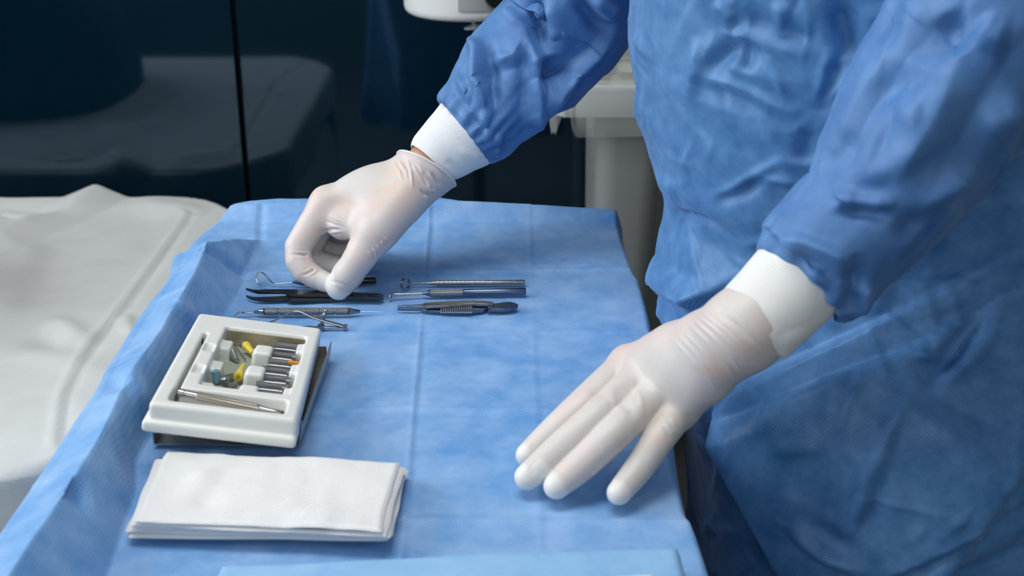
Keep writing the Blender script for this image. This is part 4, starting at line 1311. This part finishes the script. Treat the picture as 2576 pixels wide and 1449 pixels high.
V = folds(V, np.array(F), [
    ([(1319, 70), (1346, 165), (1347, 232), (1343, 309), (1308, 365)], 0.0148, 0.0085, 'g'),
    ([(1300, 95), (1322, 150), (1325, 210), (1318, 300)], -0.0078, 0.0076, 'g'),
    ([(1310, 90), (1292, 143), (1236, 160)], 0.0094, 0.0060, 's'),
    ([(1292, 158), (1244, 172), (1238, 216), (1246, 300)], -0.0094, 0.0068, 'g'),
    ([(1188, 100), (1205, 131), (1198, 200), (1222, 262), (1236, 300)], 0.0140, 0.0068, 'g'),
    ([(1222, 110), (1222, 170), (1225, 220)], -0.0094, 0.0076, 'g'),
    ([(1362, 147), (1379, 186), (1437, 197)], -0.0172, 0.0102, 'g'),
    ([(1385, 205), (1440, 205)], 0.0094, 0.0068, 'g'),
    ([(1562, 66), (1500, 130), (1439, 189), (1395, 250), (1346, 320)], 0.0156, 0.0070, 's'),
    ([(1346, -20), (1362, 77), (1368, 140)], -0.0125, 0.0085, 'g'),
    ([(1377, -20), (1400, 60), (1425, 135)], 0.0140, 0.0093, 'g'),
    ([(1265, 20), (1300, 60), (1318, 80)], 0.0078, 0.0068, 'g'),
    ([(1440, -10), (1500, 60), (1540, 80)], -0.0125, 0.0085, 'g'),
    ([(1480, -30), (1520, 20), (1555, 50)], 0.0125, 0.0085, 'g'),
    ([(1150, 190), (1165, 215), (1180, 262)], 0.0062, 0.0051, 'g'),
    ([(1135, 225), (1160, 245), (1190, 290), (1215, 350)], -0.0040, 0.0040, 's'),
    ([(1205, 275), (1225, 320), (1232, 370)], 0.0047, 0.0040, 's'),
    ([(1250, 330), (1255, 380), (1245, 405)], 0.0047, 0.0051, 'g'),
    ([(1290, 330), (1275, 370), (1258, 400)], -0.0062, 0.0068, 'g')])
UVs_R, sleeveR = UV, (V, F)

# --- left sleeve (near arm)
ls = [((2004, 706), 0.822, 122), ((2012, 697), 0.823, 138), ((2028, 684), 0.824, 158), ((2062, 655), 0.826, 166), ((2117, 600), 0.829, 162), ((2187, 530), 0.833, 172), ((2262, 412), 0.842, 206),
      ((2348, 268), 0.850, 232), ((2433, 150), 0.858, 250), ((2510, 10), 0.868, 262), ((2560, -160), 0.875, 272), ((2560, -360), 0.885, 280), ((2500, -520), 0.90, 290)]
cen = [PX(*p, Y) for p, Y, r_ in ls]
ra = [rpx(r_, c) for (p, Y, r_), c in zip(ls, cen)]
V, F, UV, PH, LL, path = loft(cen, ra, [x * 0.9 for x in ra], 14, 220, 1)
hem = np.exp(-LL / 0.014)
N = vnorm(V, np.array(F))
V = V + N * (0.0030 * hem * (1 - np.exp(-LL / 0.006)) * np.sin(PH * 14 + 2 * np.sin(PH * 2)))[:, None]
V = V + N * ((1 - hem) * (0.0012 * (ridged(V * 13 + 14) - 0.5) + 0.003 * perlin(V * 9 + 3)))[:, None]
V = creases(V, F, UV, 40, 11, (0, 0.4, 0.03, 0.34), (0.002, 0.005), (0.04, 0.10), (0.009, 0.018), angle=1.4, spread=1.6)
V = creases(V, F, UV, 30, 12, (0, 0.4, 0.03, 0.34), (0.001, 0.0025), (0.02, 0.06), (0.005, 0.009))
V = folds(V, np.array(F), [
    ([(2424, 120), (2384, 217), (2331, 328), (2280, 420), (2234, 490)], 0.0125, 0.0119, 's'),
    ([(2104, 507), (2170, 512), (2254, 524)], 0.0088, 0.0059, 'g'),
    ([(2110, 522), (2180, 530), (2250, 540)], -0.0075, 0.0051, 'g'),
    ([(2140, 500), (2225, 458), (2300, 420), (2394, 380)], -0.0075, 0.0085, 'g'),
    ([(2160, 480), (2240, 440), (2330, 395)], 0.0063, 0.0085, 'g'),
    ([(2380, 30), (2400, 90), (2424, 135)], -0.0100, 0.0102, 'g'),
    ([(2450, 60), (2490, 90), (2540, 100)], 0.0075, 0.0102, 'g'),
    ([(2180, 225), (2270, 222), (2340, 205)], -0.0050, 0.0102, 'g'),
    ([(2250, 280), (2330, 275)], 0.0063, 0.0136, 'g'),
    ([(1954, 600), (2031, 616), (2104, 647), (2160, 690)], 0.0063, 0.0051, 'g'),
    ([(1990, 640), (2060, 668), (2110, 720)], -0.0050, 0.0051, 'g'),
    ([(2140, 640), (2160, 720), (2130, 790)], -0.0075, 0.0068, 'g'),
    ([(2170, 700), (2175, 760), (2150, 800)], 0.0063, 0.0059, 'g'),
    ([(2450, 330), (2520, 300), (2576, 270)], 0.0075, 0.0127, 'g'),
    ([(2060, 430), (2110, 390), (2150, 330)], -0.0050, 0.0102, 'g'),
    ([(2300, 560), (2380, 480), (2450, 420)], 0.0088, 0.0102, 'g'),
    ([(2250, 600), (2330, 540), (2390, 500)], -0.0063, 0.0085, 'g'),
    ([(2120, 470), (2118, 540)], 0.0050, 0.0068, 'g')])
UVs_L, sleeveL = UV, (V, F)

# --- gown body: rings up the torso (z over table, centre x, centre y, half depth, half width)
tr = [(-0.62, 0.4, 1.068, 0.235, 0.262), (-0.4, 0.4, 1.063, 0.235, 0.257), (-0.2, 0.385, 1.058, 0.215, 0.242), (-0.11, 0.375, 1.058, 0.21, 0.227), (-0.04, 0.36, 1.058, 0.213, 0.217), (0.02, 0.355, 1.058, 0.222, 0.21), (0.06, 0.345, 1.068, 0.217, 0.192), (0.1, 0.34, 1.073, 0.206, 0.183), (0.125, 0.34, 1.078, 0.206, 0.183), (0.155, 0.33, 1.078, 0.212, 0.19), (0.2, 0.32, 1.078, 0.214, 0.19), (0.26, 0.31, 1.078, 0.212, 0.188), (0.33, 0.305, 1.078, 0.205, 0.188), (0.4, 0.3, 1.078, 0.18, 0.193), (0.47, 0.3, 1.078, 0.15, 0.188), (0.53, 0.3, 1.078, 0.11, 0.152), (0.56, 0.3, 1.078, 0.075, 0.072), (0.585, 0.3, 1.078, 0.06, 0.054)]
nz_, m_ = 330, 560
zs = np.array([r_[0] for r_ in tr])
zz = np.concatenate([np.linspace(-0.62, -0.22, 50)[:-1], np.linspace(-0.22, 0.36, 320), np.linspace(0.36, 0.585, 40)[1:]])
def spl(i):
    a = np.array([r_[i] for r_ in tr])
    b = np.interp(zz, zs, a)
    k = np.ones(9) / 9
    return np.convolve(np.pad(b, 4, mode='edge'), k, 'valid')
cx_, cy_, ra_, rb_ = spl(1), spl(2), spl(3), spl(4)
ph = np.linspace(0, 2 * math.pi, m_, endpoint=False)
PHI, ZZ = np.meshgrid(ph, zz)
ex = 2.3
cc = np.sign(np.cos(PHI)) * np.abs(np.cos(PHI)) ** (2 / ex); ss = np.sign(np.sin(PHI)) * np.abs(np.sin(PHI)) ** (2 / ex)
Vt = np.stack([cx_[:, None] + ra_[:, None] * cc, cy_[:, None] + rb_[:, None] * ss, TZ + ZZ], -1).reshape(-1, 3)
Ft = grid_faces(len(zz), m_, True)
_r = Vt.reshape(len(zz), m_, 3)
_d = np.linalg.norm(np.roll(_r, -1, axis=1) - _r, axis=2).mean(0)
_u = np.concatenate([[0], np.cumsum(_d)[:-1]])
UVt = np.stack([np.tile(_u, (len(zz), 1)), ZZ], -1).reshape(-1, 2)
Nt = vnorm(Vt, np.array(Ft))
if ((Vt - np.array([0.33, 1.05, TZ])) * Nt)[:, :2].sum() < 0:
    Ft = [f[::-1] for f in Ft]; Nt = -Nt
low = np.clip((0.12 - ZZ.ravel()) / 0.2, 0, 1)
Vt = Vt + Nt * (0.006 * perlin(Vt * np.array([7, 7, 5])) + 0.0010 * (ridged(Vt * np.array([30, 30, 26]) + 2) - 0.5))[:, None]
Vt = creases(Vt, Ft, UVt, 90, 5, (_u[int(m_ * .45)], _u[int(m_ * .86)], -0.18, 0.36), (0.0015, 0.004), (0.03, 0.08), (0.008, 0.018))
Vt = creases(Vt, Ft, UVt, 170, 6, (_u[int(m_ * .45)], _u[int(m_ * .86)], -0.18, 0.36), (0.0008, 0.0024), (0.012, 0.045), (0.0028, 0.006))
Vt = folds(Vt, np.array(Ft), [
    ([(1809, 77), (1848, 94), (1880, 80)], 0.0041, 0.0032, 's'),
    ([(1838, 45), (1900, 62), (1980, 90), (2055, 112)], -0.0084, 0.0082, 'g'),
    ([(1845, 80), (1930, 95), (2040, 135)], 0.0056, 0.0082, 'g'),
    ([(1732, 260), (1748, 180), (1755, 90)], 0.0046, 0.0061, 'g'),
    ([(1761, 190), (1838, 213), (1910, 245), (1983, 282), (2020, 275)], 0.0055, 0.0043, 's'),
    ([(1775, 215), (1850, 240), (1930, 275)], -0.0037, 0.0082, 'g'),
    ([(1770, 188), (1820, 140), (1867, 97)], -0.0075, 0.0075, 'g'),
    ([(1885, 100), (1880, 150), (1870, 185)], -0.0066, 0.0054, 'g'),
    ([(1920, 97), (1950, 180), (1983, 270)], 0.0034, 0.0032, 's'),
    ([(2092, 118), (2075, 200), (2055, 275)], 0.0055, 0.0043, 's'),
    ([(2110, 130), (2085, 220), (2062, 290)], -0.0066, 0.0054, 'g'),
    ([(1785, 497), (1840, 478), (1886, 449), (1978, 396)], 0.0041, 0.0032, 's'),
    ([(1800, 507), (1860, 488), (1930, 440)], -0.0056, 0.0048, 'g'),
    ([(1895, 444), (1960, 455), (2017, 468)], 0.0034, 0.0032, 's'),
    ([(1690, 530), (1766, 555), (1838, 589), (1880, 620)], -0.0066, 0.0054, 'g'),
    ([(1862, 618), (1935, 604), (1990, 575)], 0.0034, 0.0037, 's'),
    ([(1660, 610), (1720, 690), (1800, 700)], -0.0056, 0.0082, 'g'),
    ([(1700, 740), (1730, 770), (1790, 740)], 0.0066, 0.0068, 'g'),
    ([(2010, 320), (2035, 350), (2025, 420)], -0.0056, 0.0082, 'g'),
    ([(1630, 430), (1690, 470), (1700, 520)], 0.0037, 0.0068, 'g'),
    ([(2100, -10), (2125, 80), (2147, 169)], -0.0150, 0.0095, 'g'),
    ([(2157, 169), (2100, 230), (2060, 275)], 0.0047, 0.0032, 's'),
    ([(1800, 0), (1830, 40), (1838, 70)], 0.0046, 0.0048, 'g'),
    ([(1960, 0), (1965, 40), (1955, 85)], 0.0046, 0.0054, 'g'),
    # skirt
    ([(2490, 765), (2400, 870), (2313, 985)], -0.0094, 0.0068, 'g'),
    ([(2520, 790), (2420, 900), (2340, 990)], 0.0056, 0.0068, 'g'),
    ([(2293, 876), (2330, 896), (2365, 900)], 0.0041, 0.0032, 's'),
    ([(2169, 950), (2140, 1010), (2117, 1075)], 0.0047, 0.0032, 's'),
    ([(2300, 955), (2250, 1040), (2210, 1113), (2180, 1220), (2148, 1320)], 0.0062, 0.0043, 's'),
    ([(2230, 1120), (2200, 1230), (2170, 1320)], -0.0056, 0.0068, 'g'),
    ([(2029, 1250), (2070, 1310), (2112, 1346), (2200, 1380)], 0.0068, 0.0049, 's'),
    ([(2050, 1185), (2040, 1220), (2029, 1258)], 0.0047, 0.0043, 's'),
    ([(2060, 1240), (2120, 1300), (2190, 1340)], -0.0056, 0.0068, 'g'),
    ([(2130, 1080), (2170, 1120), (2180, 1200)], 0.0034, 0.0032, 's'),
    ([(2000, 1100), (2060, 1080), (2110, 1090)], 0.0046, 0.0068, 'g'),
    ([(2060, 930), (2110, 990), (2090, 1060)], 0.0028, 0.0043, 's'),
    ([(2230, 1440), (2300, 1420), (2400, 1350)], 0.0075, 0.0109, 'g'),
    ([(2200, 1000), (2260, 960), (2330, 940)], 0.0034, 0.0043, 's')])
# overlapping panels: the surface steps outward past an edge line
def step(V, F, pix, toward, amp, wd=0.004, reach=0.16):
    bvh = bvh_of(V, F); pts = cast(bvh, pix, 10)
    if len(pts) < 2: return V
    N = Nt
    d, t = polydist(V, pts)
    A = np.array(pts)
    best = np.full(len(V), 1e9); side = np.zeros(len(V)); along = np.zeros(len(V))
    tw = np.array(toward, float)
    cum = 0
    for i, (a, b) in enumerate(zip(A[:-1], A[1:])):
        ab = b - a; l2 = ab @ ab
        if l2 < 1e-12: continue
        tt = np.clip(((V - a) @ ab) / l2, 0, 1)
        rel = V - (a + tt[:, None] * ab)
        dd = np.linalg.norm(rel, axis=1)
        mm = dd < best
        best[mm] = dd[mm]; side[mm] = (rel @ tw)[mm]
    s_ = np.where(side > 0, best, -best)
    prof = 1 / (1 + np.exp(-np.clip(s_ / wd * 3, -30, 30))) * np.exp(-(np.maximum(s_, 0) / reach) ** 2)
    tap = np.clip(np.minimum(t, 1 - t) * 6, 0, 1)
    tap = np.where((t <= 0) | (t >= 1), 0, tap)
    return V + N * (amp * prof * tap)[:, None]
Vt = step(Vt, Ft, [(1800, 990), (1840, 1070), (1925, 1240), (2030, 1450), (2085, 1560)], (1, -0.6, 0), 0.036, 0.003)
Vt = step(Vt, Ft, [(2600, 1140), (2500, 1290), (2427, 1393), (2340, 1500)], (-1, 0, 0.6), 0.014, 0.004, 0.08)
Vt = step(Vt, Ft, [(1640, 700), (1680, 745), (1730, 775), (1800, 745), (1850, 700)], (0, 0, 1), 0.012, 0.003, 0.06)
lowm = np.clip((TZ + 0.03 - Vt[:, 2]) / 0.02, 0, 1) * (Vt[:, 1] < 1.45)
Vt[:, 0] = np.maximum(Vt[:, 0], 0.139 * lowm + (1 - lowm) * -9)
Vt = relax(Vt, Ft, 1)
gown = mesh_obj('gown', Vt, Ft, M['gownbody'], person, uv=UVt)
sl_r = mesh_obj('sleeve', sleeveR[0], sleeveR[1], M['gown'], gown, uv=UVs_R)
sl_l = mesh_obj('sleeve', sleeveL[0], sleeveL[1], M['gown'], gown, uv=UVs_L)

# --- knitted cuffs
def cuff(name, rows, mat, wr):
    cen = [PX(*p, Y) for p, Y, r_ in rows]
    ra = [rpx(r_, c) for (p, Y, r_), c in zip(rows, cen)]
    V, F, UV, PH, LL, path = loft(cen, ra, [x * 0.93 for x in ra], 12, 120, 1)
    N = vnorm(V, np.array(F))
    V = V + N * (0.0002 * np.sin(PH * 60) * np.clip(LL / 0.01, 0, 1) + wr * perlin(V * np.array([40, 40, 40])) + wr * 0.8 * (ridged(V * 24 + 5) - .5))[:, None]
    V = folds(V, np.array(F), [([(1835, 745), (1880, 800), (1940, 860)], 0.0022, 0.004, 's'), ([(1825, 755), (1865, 810), (1930, 875), (1960, 895)], -0.0018, 0.004, 's'), ([(1960, 880), (2000, 850), (2040, 830)], 0.0015, 0.005, 's'),
        ([(1150, 370), (1190, 395), (1215, 400)], 0.0012, 0.004, 'g'), ([(1120, 400), (1150, 430)], -0.0012, 0.004, 'g'), ([(1100, 300), (1160, 360), (1200, 410)], 0.001, 0.005, 'g')])
    o = mesh_obj('knit_cuff', V, F, mat, person, uv=UV)
    md = o.modifiers.new('thickness', 'SOLIDIFY'); md.thickness = 0.0015; md.offset = -1
    return o
cuff('r', [((1080, 412), 1.207, 64), ((1088, 404), 1.209, 71), ((1105, 388), 1.214, 78), ((1140, 360), 1.222, 88), ((1170, 337), 1.231, 97), ((1190, 318), 1.236, 98), ((1205, 303), 1.238, 90)], M['knit'], 0.0008)
cuff('l', [((1880, 834), 0.8130, 100), ((1890, 823), 0.8140, 114), ((1910, 803), 0.816, 116), ((1950, 765), 0.819, 119), ((2000, 712), 0.822, 124), ((2030, 682), 0.824, 124), ((2050, 664), 0.825, 110)], M['knit2'], 0.0007)

# --- gloved hands
def J(px, py, Y): return np.array(PX(px, py, Y))
def JT(px, py, z): return np.array(T(px, py, z))

def tip_attr(o, V, tips):
    w_ = np.zeros(len(V))
    for t, d in tips:
        ax_ = (np.array(t) - np.array(d)); ax_ = ax_ / np.linalg.norm(ax_)
        rel = V - np.array(t)
        al = rel @ ax_ + 0.004 * perlin(V * 120)
        rad = np.linalg.norm(rel, axis=1)
        w_ = np.maximum(w_, np.clip((al + 0.005) / 0.004, 0, 1) * (rad < 0.022))
    at = o.data.attributes.new('tip', 'FLOAT', 'POINT')
    at.data.foreach_set('value', w_.astype(np.float32))

def right_glove():
    wrist = J(1058, 440, 1.203); rim = J(1073, 424, 1.2075); arm = J(1130, 380, 1.220)
    imc, mmc, rmc, pmc = J(824, 512, 1.190), J(842, 506, 1.211), J(862, 502, 1.230), J(886, 502, 1.246)
    cmc = J(1022, 492, 1.182); tmc = J(950, 578, 1.156); tip_ = J(900, 655, 1.1445); tt = J(853, 722, 1.1425)
    idx = [imc, J(751, 620, 1.168), J(767, 681, 1.1555), J(822, 711, 1.1495)]
    mid = [mmc, J(775, 632, 1.197), J(836, 672, 1.190), J(885, 668, 1.180)]
    rng_ = [rmc, J(790, 604, 1.222), J(845, 640, 1.213), J(897, 632, 1.203)]
    pky = [pmc, J(812, 588, 1.244), J(860, 612, 1.236), J(905, 604, 1.223)]
    allp = np.array([wrist, arm, imc, mmc, rmc, pmc, cmc, tmc, tip_, tt] + idx + mid + rng_ + pky)
    S = SDF(allp.min(0) - 0.035, allp.max(0) + 0.035, 0.00100)
    A = S.new()
    k = 0.011
    S.cone(A, wrist, imc, .0200, .0142, k); S.cone(A, wrist, mmc, .0200, .0135, k); S.cone(A, wrist, rmc, .019, .0125, k); S.cone(A, wrist, pmc, .018, .011, k)
    S.cone(A, imc, mmc, .0130, .0130, .008); S.cone(A, mmc, rmc, .0125, .0125, .008); S.cone(A, rmc, pmc, .0115, .0115, .008)
    mid_p = (wrist + mmc) / 2
    S.cone(A, (wrist * .55 + imc * .45), (wrist * .55 + pmc * .45), .019, .017, k)
    S.cone(A, wrist, cmc, .018, .0175, k); S.cone(A, cmc, tmc, .0185, .0172, .018)
    S.cone(A, tmc, imc * .55 + wrist * .45, .012, .013, .02)                      # web between thumb and index
    S.cone(A, (cmc + tmc) / 2, imc * .7 + wrist * .3, .012, .012, .02)
    wb = J(862, 562, 1.176); S.cone(A, tmc, wb, .0125, .0115, .010); S.cone(A, wb, imc, .0115, .0125, .008); S.cone(A, wb, (wrist + imc) / 2, .0115, .014, .010)
    th = S.new(); S.chain(th, [tmc, tip_, tt], [.0170, .0150, .0112], .006); S.cone(th, tip_ * .45 + tt * .55, tt, .0136, .0108, .006)
    fi = S.new(); S.chain(fi, idx, [.0146, .0130, .0118, .0096], 0, 2)
    fm = S.new(); S.chain(fm, mid, [.0145, .0130, .0122, .0105], .005)
    fr_ = S.new(); S.chain(fr_, rng_, [.0135, .0125, .0115, .0100], .005)
    fp = S.new(); S.chain(fp, pky, [.0120, .0110, .0105, .0092], .005)
    cu = S.new(); S.cone(cu, wrist, rim + (rim - wrist) * 1.5, .0235, .0310, .004)
    A = S.smin(A, cu, .012)
    ptop = J(1015, 370, 1.2075) - J(1130, 480, 1.2075); ptop /= np.linalg.norm(ptop)
    dn = (rim - wrist); dn = dn / np.linalg.norm(dn) + 0.22 * ptop; dn /= np.linalg.norm(dn)
    A = S.cut(A, rim, dn)
    G = S.smin(A, th, .009)
    for X_ in (fi, fm, fr_, fp):
        G = S.smin(G, S.smin(A, X_, .010), .0012)
    V, F = S.mesh(G)
    V = relax(V, F, 2)
    # wrinkles
    N = vnorm(V, F)
    cufft = np.clip(1 - np.linalg.norm(V - rim, axis=1) / 0.055, 0, 1)
    V = V + N * (cufft * 0.0014 * (ridged(V * np.array([55, 55, 30]) + 3) - 0.45))[:, None]
    V = folds(V, F, [
        ([(988, 403), (1004, 430), (1013, 458)], 0.0016, 0.0012, 's'), ([(1000, 398), (1022, 432), (1026, 460)], 0.0014, 0.0011, 's'),
        ([(1024, 395), (1033, 430), (1038, 475)], 0.0022, 0.0013, 's'), ([(1036, 410), (1052, 440), (1070, 466)], 0.0022, 0.0014, 's'),
        ([(1050, 414), (1072, 450), (1086, 487)], 0.0024, 0.0015, 's'), ([(1072, 430), (1090, 455), (1100, 480)], 0.0022, 0.0016, 's'),
        ([(1016, 400), (1030, 440)], -0.0012, 0.002, 's'), ([(1060, 430), (1080, 462)], -0.0020, 0.002, 's'), ([(1085, 432), (1104, 468)], -0.0020, 0.002, 's'),
        ([(1008, 388), (1045, 400), (1090, 432), (1122, 470)], 0.0020, 0.0022, 's'),
        ([(1055, 475), (1068, 488), (1090, 490)], -0.0022, 0.0016, 's'), ([(1062, 462), (1080, 480), (1098, 484)], 0.0018, 0.0014, 's'),
        ([(733, 639), (748, 641), (768, 642), (790, 640)], -0.0030, 0.0013, 's'), ([(745, 653), (770, 655), (790, 650)], -0.0010, 0.0010, 's'), ([(742, 629), (765, 631), (785, 629)], -0.0010, 0.001, 's'),
        ([(758, 692), (772, 690), (786, 680), (800, 664)], -0.0030, 0.0013, 's'), ([(756, 684), (776, 674), (793, 660)], -0.0011, 0.001, 's'), ([(775, 700), (795, 690), (806, 676)], -0.0009, 0.001, 's'),
        ([(800, 584), (835, 577), (868, 578)], -0.0020, 0.0014, 's'), ([(796, 597), (830, 592), (862, 586)], -0.0018, 0.0013, 's'), ([(818, 555), (845, 566), (872, 574)], -0.0016, 0.0014, 's'),
        ([(795, 606), (820, 602), (850, 594)], -0.0012, 0.0012, 's'), ([(800, 590), (830, 585), (860, 582)], 0.0010, 0.001, 's'), ([(826, 548), (850, 560), (866, 566)], -0.0010, 0.0012, 's'),
        ([(936, 622), (944, 634), (947, 646)], 0.0017, 0.0011, 's'), ([(946, 614), (956, 628), (956, 634)], 0.0016, 0.0011, 's'), ([(926, 632), (936, 650)], 0.0012, 0.0011, 's'), ([(957, 606), (966, 618)], 0.0012, 0.0011, 's'), ([(968, 597), (975, 607)], 0.0010, 0.0011, 's'),
        ([(826, 708), (848, 710), (878, 722)], -0.0006, 0.0014, 's'),
        ([(830, 610), (832, 620), (828, 628)], -0.0012, 0.0012, 's'), ([(856, 640), (858, 650)], -0.0012, 0.0012, 's'),
        ([(872, 575), (880, 600), (876, 640)], 0.0008, 0.003, 'g')])
    g = mesh_obj('glove', V, F, M['glove'], person)
    tip_attr(g, V, [(tt, tip_), (idx[3], idx[2])])
    # rolled bead at the opening
    d = dn; d_, e1, e2 = frame(Vector(d))
    pts = []
    bv = bvh_of(V, F)
    for a in np.linspace(0, 2 * math.pi, 61):
        dirv = e1 * math.cos(a) + e2 * math.sin(a)
        c = Vector(rim) - Vector(d) * 0.0012
        h = bv.ray_cast(c + dirv * 0.08, -dirv)
        p = h[0] if h[0] is not None else c + dirv * 0.03
        pts.append(p + Vector(d) * 0.0012)
    pts[-1] = pts[0]
    MB().add(*tube(pts, 0.0013, 8, False)).build('rolled_rim', M['bead'], g)
    return wrist, rim, arm

def left_glove():
    wrist = J(1868, 832, 0.8125); arm = J(1960, 752, 0.8195)
    imc, mmc, rmc, pmc = JT(1582, 918, .056), JT(1618, 945, .059), JT(1658, 984, .055), JT(1708, 1026, .046)
    idx = [imc, JT(1470, 1020, .042), JT(1386, 1096, .024), JT(1328, 1145, .0122)]
    mid = [mmc, JT(1502, 1052, .046), JT(1398, 1142, .026), JT(1327, 1200, .0126)]
    rng_ = [rmc, JT(1552, 1084, .043), JT(1464, 1168, .024), JT(1400, 1223, .0124)]
    pky = [pmc, JT(1656, 1104, .036), JT(1608, 1176, .021), JT(1557, 1240, .0118)]
    cmc = JT(1790, 850, .085); tmc = JT(1720, 905, .050); tip_ = JT(1650, 925, .030); tt = JT(1590, 945, .016)
    allp = np.array([wrist, arm, imc, mmc, rmc, pmc, cmc, tmc, tip_, tt] + idx + mid + rng_ + pky)
    S = SDF(allp.min(0) - 0.035, allp.max(0) + 0.035, 0.00100)
    A = S.new(); k = 0.008
    for mc, r1, r2 in ((imc, .0225, .0142), (mmc, .0235, .0142), (rmc, .0235, .0140), (pmc, .0225, .0142)):
        S.cone(A, wrist, mc, r1, r2, k)
    S.cone(A, imc, mmc, .0130, .0130, .006); S.cone(A, mmc, rmc, .0130, .0130, .006); S.cone(A, rmc, pmc, .0128, .0128, .006)
    S.cone(A, wrist * .45 + imc * .55, wrist * .45 + pmc * .55, .0190, .0185, k)
    S.cone(A, wrist * .3 + imc * .7, wrist * .8 + imc * .2, .0165, .0205, .006)
    S.cone(A, wrist * .72 + imc * .28, wrist * .72 + pmc * .28, .0195, .0190, k)
    S.cone(A, wrist, cmc, .018, .016, k); S.cone(A, cmc, tmc, .016, .014, .015)
    S.cone(A, wrist, arm, .0255, .0262, .014)
    th = S.new(); S.chain(th, [tmc, tip_, tt], [.014, .0125, .0100], .006)
    fi = S.new(); S.chain(fi, idx, [.0142, .0130, .0116, .0090], 0)
    fm = S.new(); S.chain(fm, mid, [.0140, .0132, .0120, .0094], 0)
    fr_ = S.new(); S.chain(fr_, rng_, [.0138, .0124, .0114, .0092], 0)
    fp = S.new(); S.chain(fp, pky, [.0138, .0116, .0104, .0086], 0)
    G = S.smin(A, th, .006)
    for X_ in (fi, fm, fr_, fp):
        G = S.smin(G, S.smin(A, X_, .006), .0008)
    G = S.cut(G, arm, arm - wrist)
    V, F = S.mesh(G)
    V = relax(V, F, 2)
    V = folds(V, F, [
        ([(1728, 812), (1775, 856), (1800, 892)], 0.00060, 0.0011, 's'),
        ([(1742, 802), (1790, 845), (1825, 885)], 0.00070, 0.0011, 's'),
        ([(1755, 794), (1808, 836), (1850, 880)], 0.00070, 0.0011, 's'),
        ([(1766, 786), (1825, 832), (1872, 880)], 0.00075, 0.0011, 's'),
        ([(1778, 778), (1840, 826), (1890, 874)], 0.00075, 0.0011, 's'),
        ([(1790, 770), (1855, 820), (1908, 870)], -0.00070, 0.0011, 's'),
        ([(1800, 762), (1868, 815), (1925, 872)], 0.00070, 0.0011, 's'),
        ([(1690, 850), (1740, 905), (1775, 955)], 0.00050, 0.0011, 's'),
        ([(1705, 842), (1755, 895), (1795, 950)], 0.00050, 0.0011, 's'),
        ([(1722, 836), (1772, 888), (1812, 945)], 0.00055, 0.0011, 's'),
        ([(1790, 880), (1830, 920), (1850, 955)], 0.00060, 0.0011, 's'),
        ([(1810, 872), (1845, 905), (1868, 940)], 0.00060, 0.0011, 's'),
        ([(1770, 935), (1800, 975), (1815, 1010)], 0.00050, 0.0011, 's'),
        ([(1592, 965), (1612, 1005), (1618, 1050)], 0.0008, 0.0022, 's'), ([(1535, 990), (1548, 1010), (1552, 1030)], 0.0006, 0.002, 's'),
        ([(1490, 965), (1500, 985), (1530, 1000)], -0.0010, 0.004, 'g'), ([(1565, 1010), (1590, 1035), (1605, 1050)], -0.0012, 0.004, 'g'),
        ([(1545, 985), (1575, 975), (1590, 990)], -0.0010, 0.005, 'g'),
        ([(1670, 1060), (1690, 1085), (1700, 1095)], 0.0009, 0.0015, 's'), ([(1685, 1052), (1703, 1075)], 0.0009, 0.0015, 's'), ([(1655, 1070), (1678, 1095)], 0.0006, 0.0015, 's'),
        ([(1320, 1110), (1340, 1125), (1352, 1150)], -0.0005, 0.002, 's'), ([(1330, 1180), (1350, 1195)], -0.0004, 0.002, 's')])
    g = mesh_obj('glove', V, F, M['glove'], person)
    tip_attr(g, V, [(c[3], c[2]) for c in (idx, mid, rng_, pky)])
    return wrist, arm

rw_, rrim, rarm = right_glove()
lw_, larm = left_glove()

# --- the body under the clothes: one continuous surface
def body():
    S = SDF((-0.10, 0.70, 0.0), (0.62, 1.42, 1.58), 0.0075)
    A = S.new(); k = 0.03
    hipc = (0.36, 1.05, 0.90); wst = (0.35, 1.055, 1.05); ch = (0.315, 1.06, 1.25); nk = (0.30, 1.06, 1.47)
    for s in (-1, 1):
        S.cone(A, (0.37, 1.075 + s * 0.05, 0.90), (0.365, 1.075 + s * 0.045, 1.05), .105, .100, k)
        S.cone(A, (0.365, 1.075 + s * 0.045, 1.05), (0.33, 1.075 + s * 0.05, 1.26), .100, .100, k)
        S.cone(A, (0.33, 1.075 + s * 0.05, 1.26), (0.31, 1.07 + s * 0.08, 1.37), .095, .050, k)
        S.cone(A, (0.36, 1.05 + s * 0.09, 0.88), (0.37, 1.05 + s * 0.10, 0.50), .09, .062, k)
        S.cone(A, (0.37, 1.05 + s * 0.10, 0.50), (0.39, 1.05 + s * 0.10, 0.09), .058, .040, k)
        S.cone(A, (0.39, 1.05 + s * 0.10, 0.045), (0.24, 1.05 + s * 0.12, 0.035), .040, .034, 0.03)
    S.cone(A, nk, (0.285, 1.06, 1.53), .055, .055, k)
    el_r = J(1430, 60, 1.293); sh_r = np.array((0.30, 1.21, 1.385))
    S.cone(A, (0.31, 1.12, 1.375), sh_r, .05, .045, k); S.cone(A, sh_r, el_r, .048, .038, .02); S.cone(A, el_r, rarm, .036, .026, .01); S.cone(A, rarm, rrim * .75 + rw_ * .25, .0265, .0245, .006)
    el_l = J(2450, 150, 0.862); sh_l = np.array((0.31, 0.915, 1.385))
    S.cone(A, (0.31, 1.02, 1.375), sh_l, .05, .045, k); S.cone(A, sh_l, el_l, .048, .038, .02); S.cone(A, el_l, larm, .036, .024, .01); S.cone(A, larm, lw_, .0225, .020, .006)
    V, F = S.mesh(A)
    V = relax(V, F, 2)
    mesh_obj('body', V, F, M['skin'], person)
body()
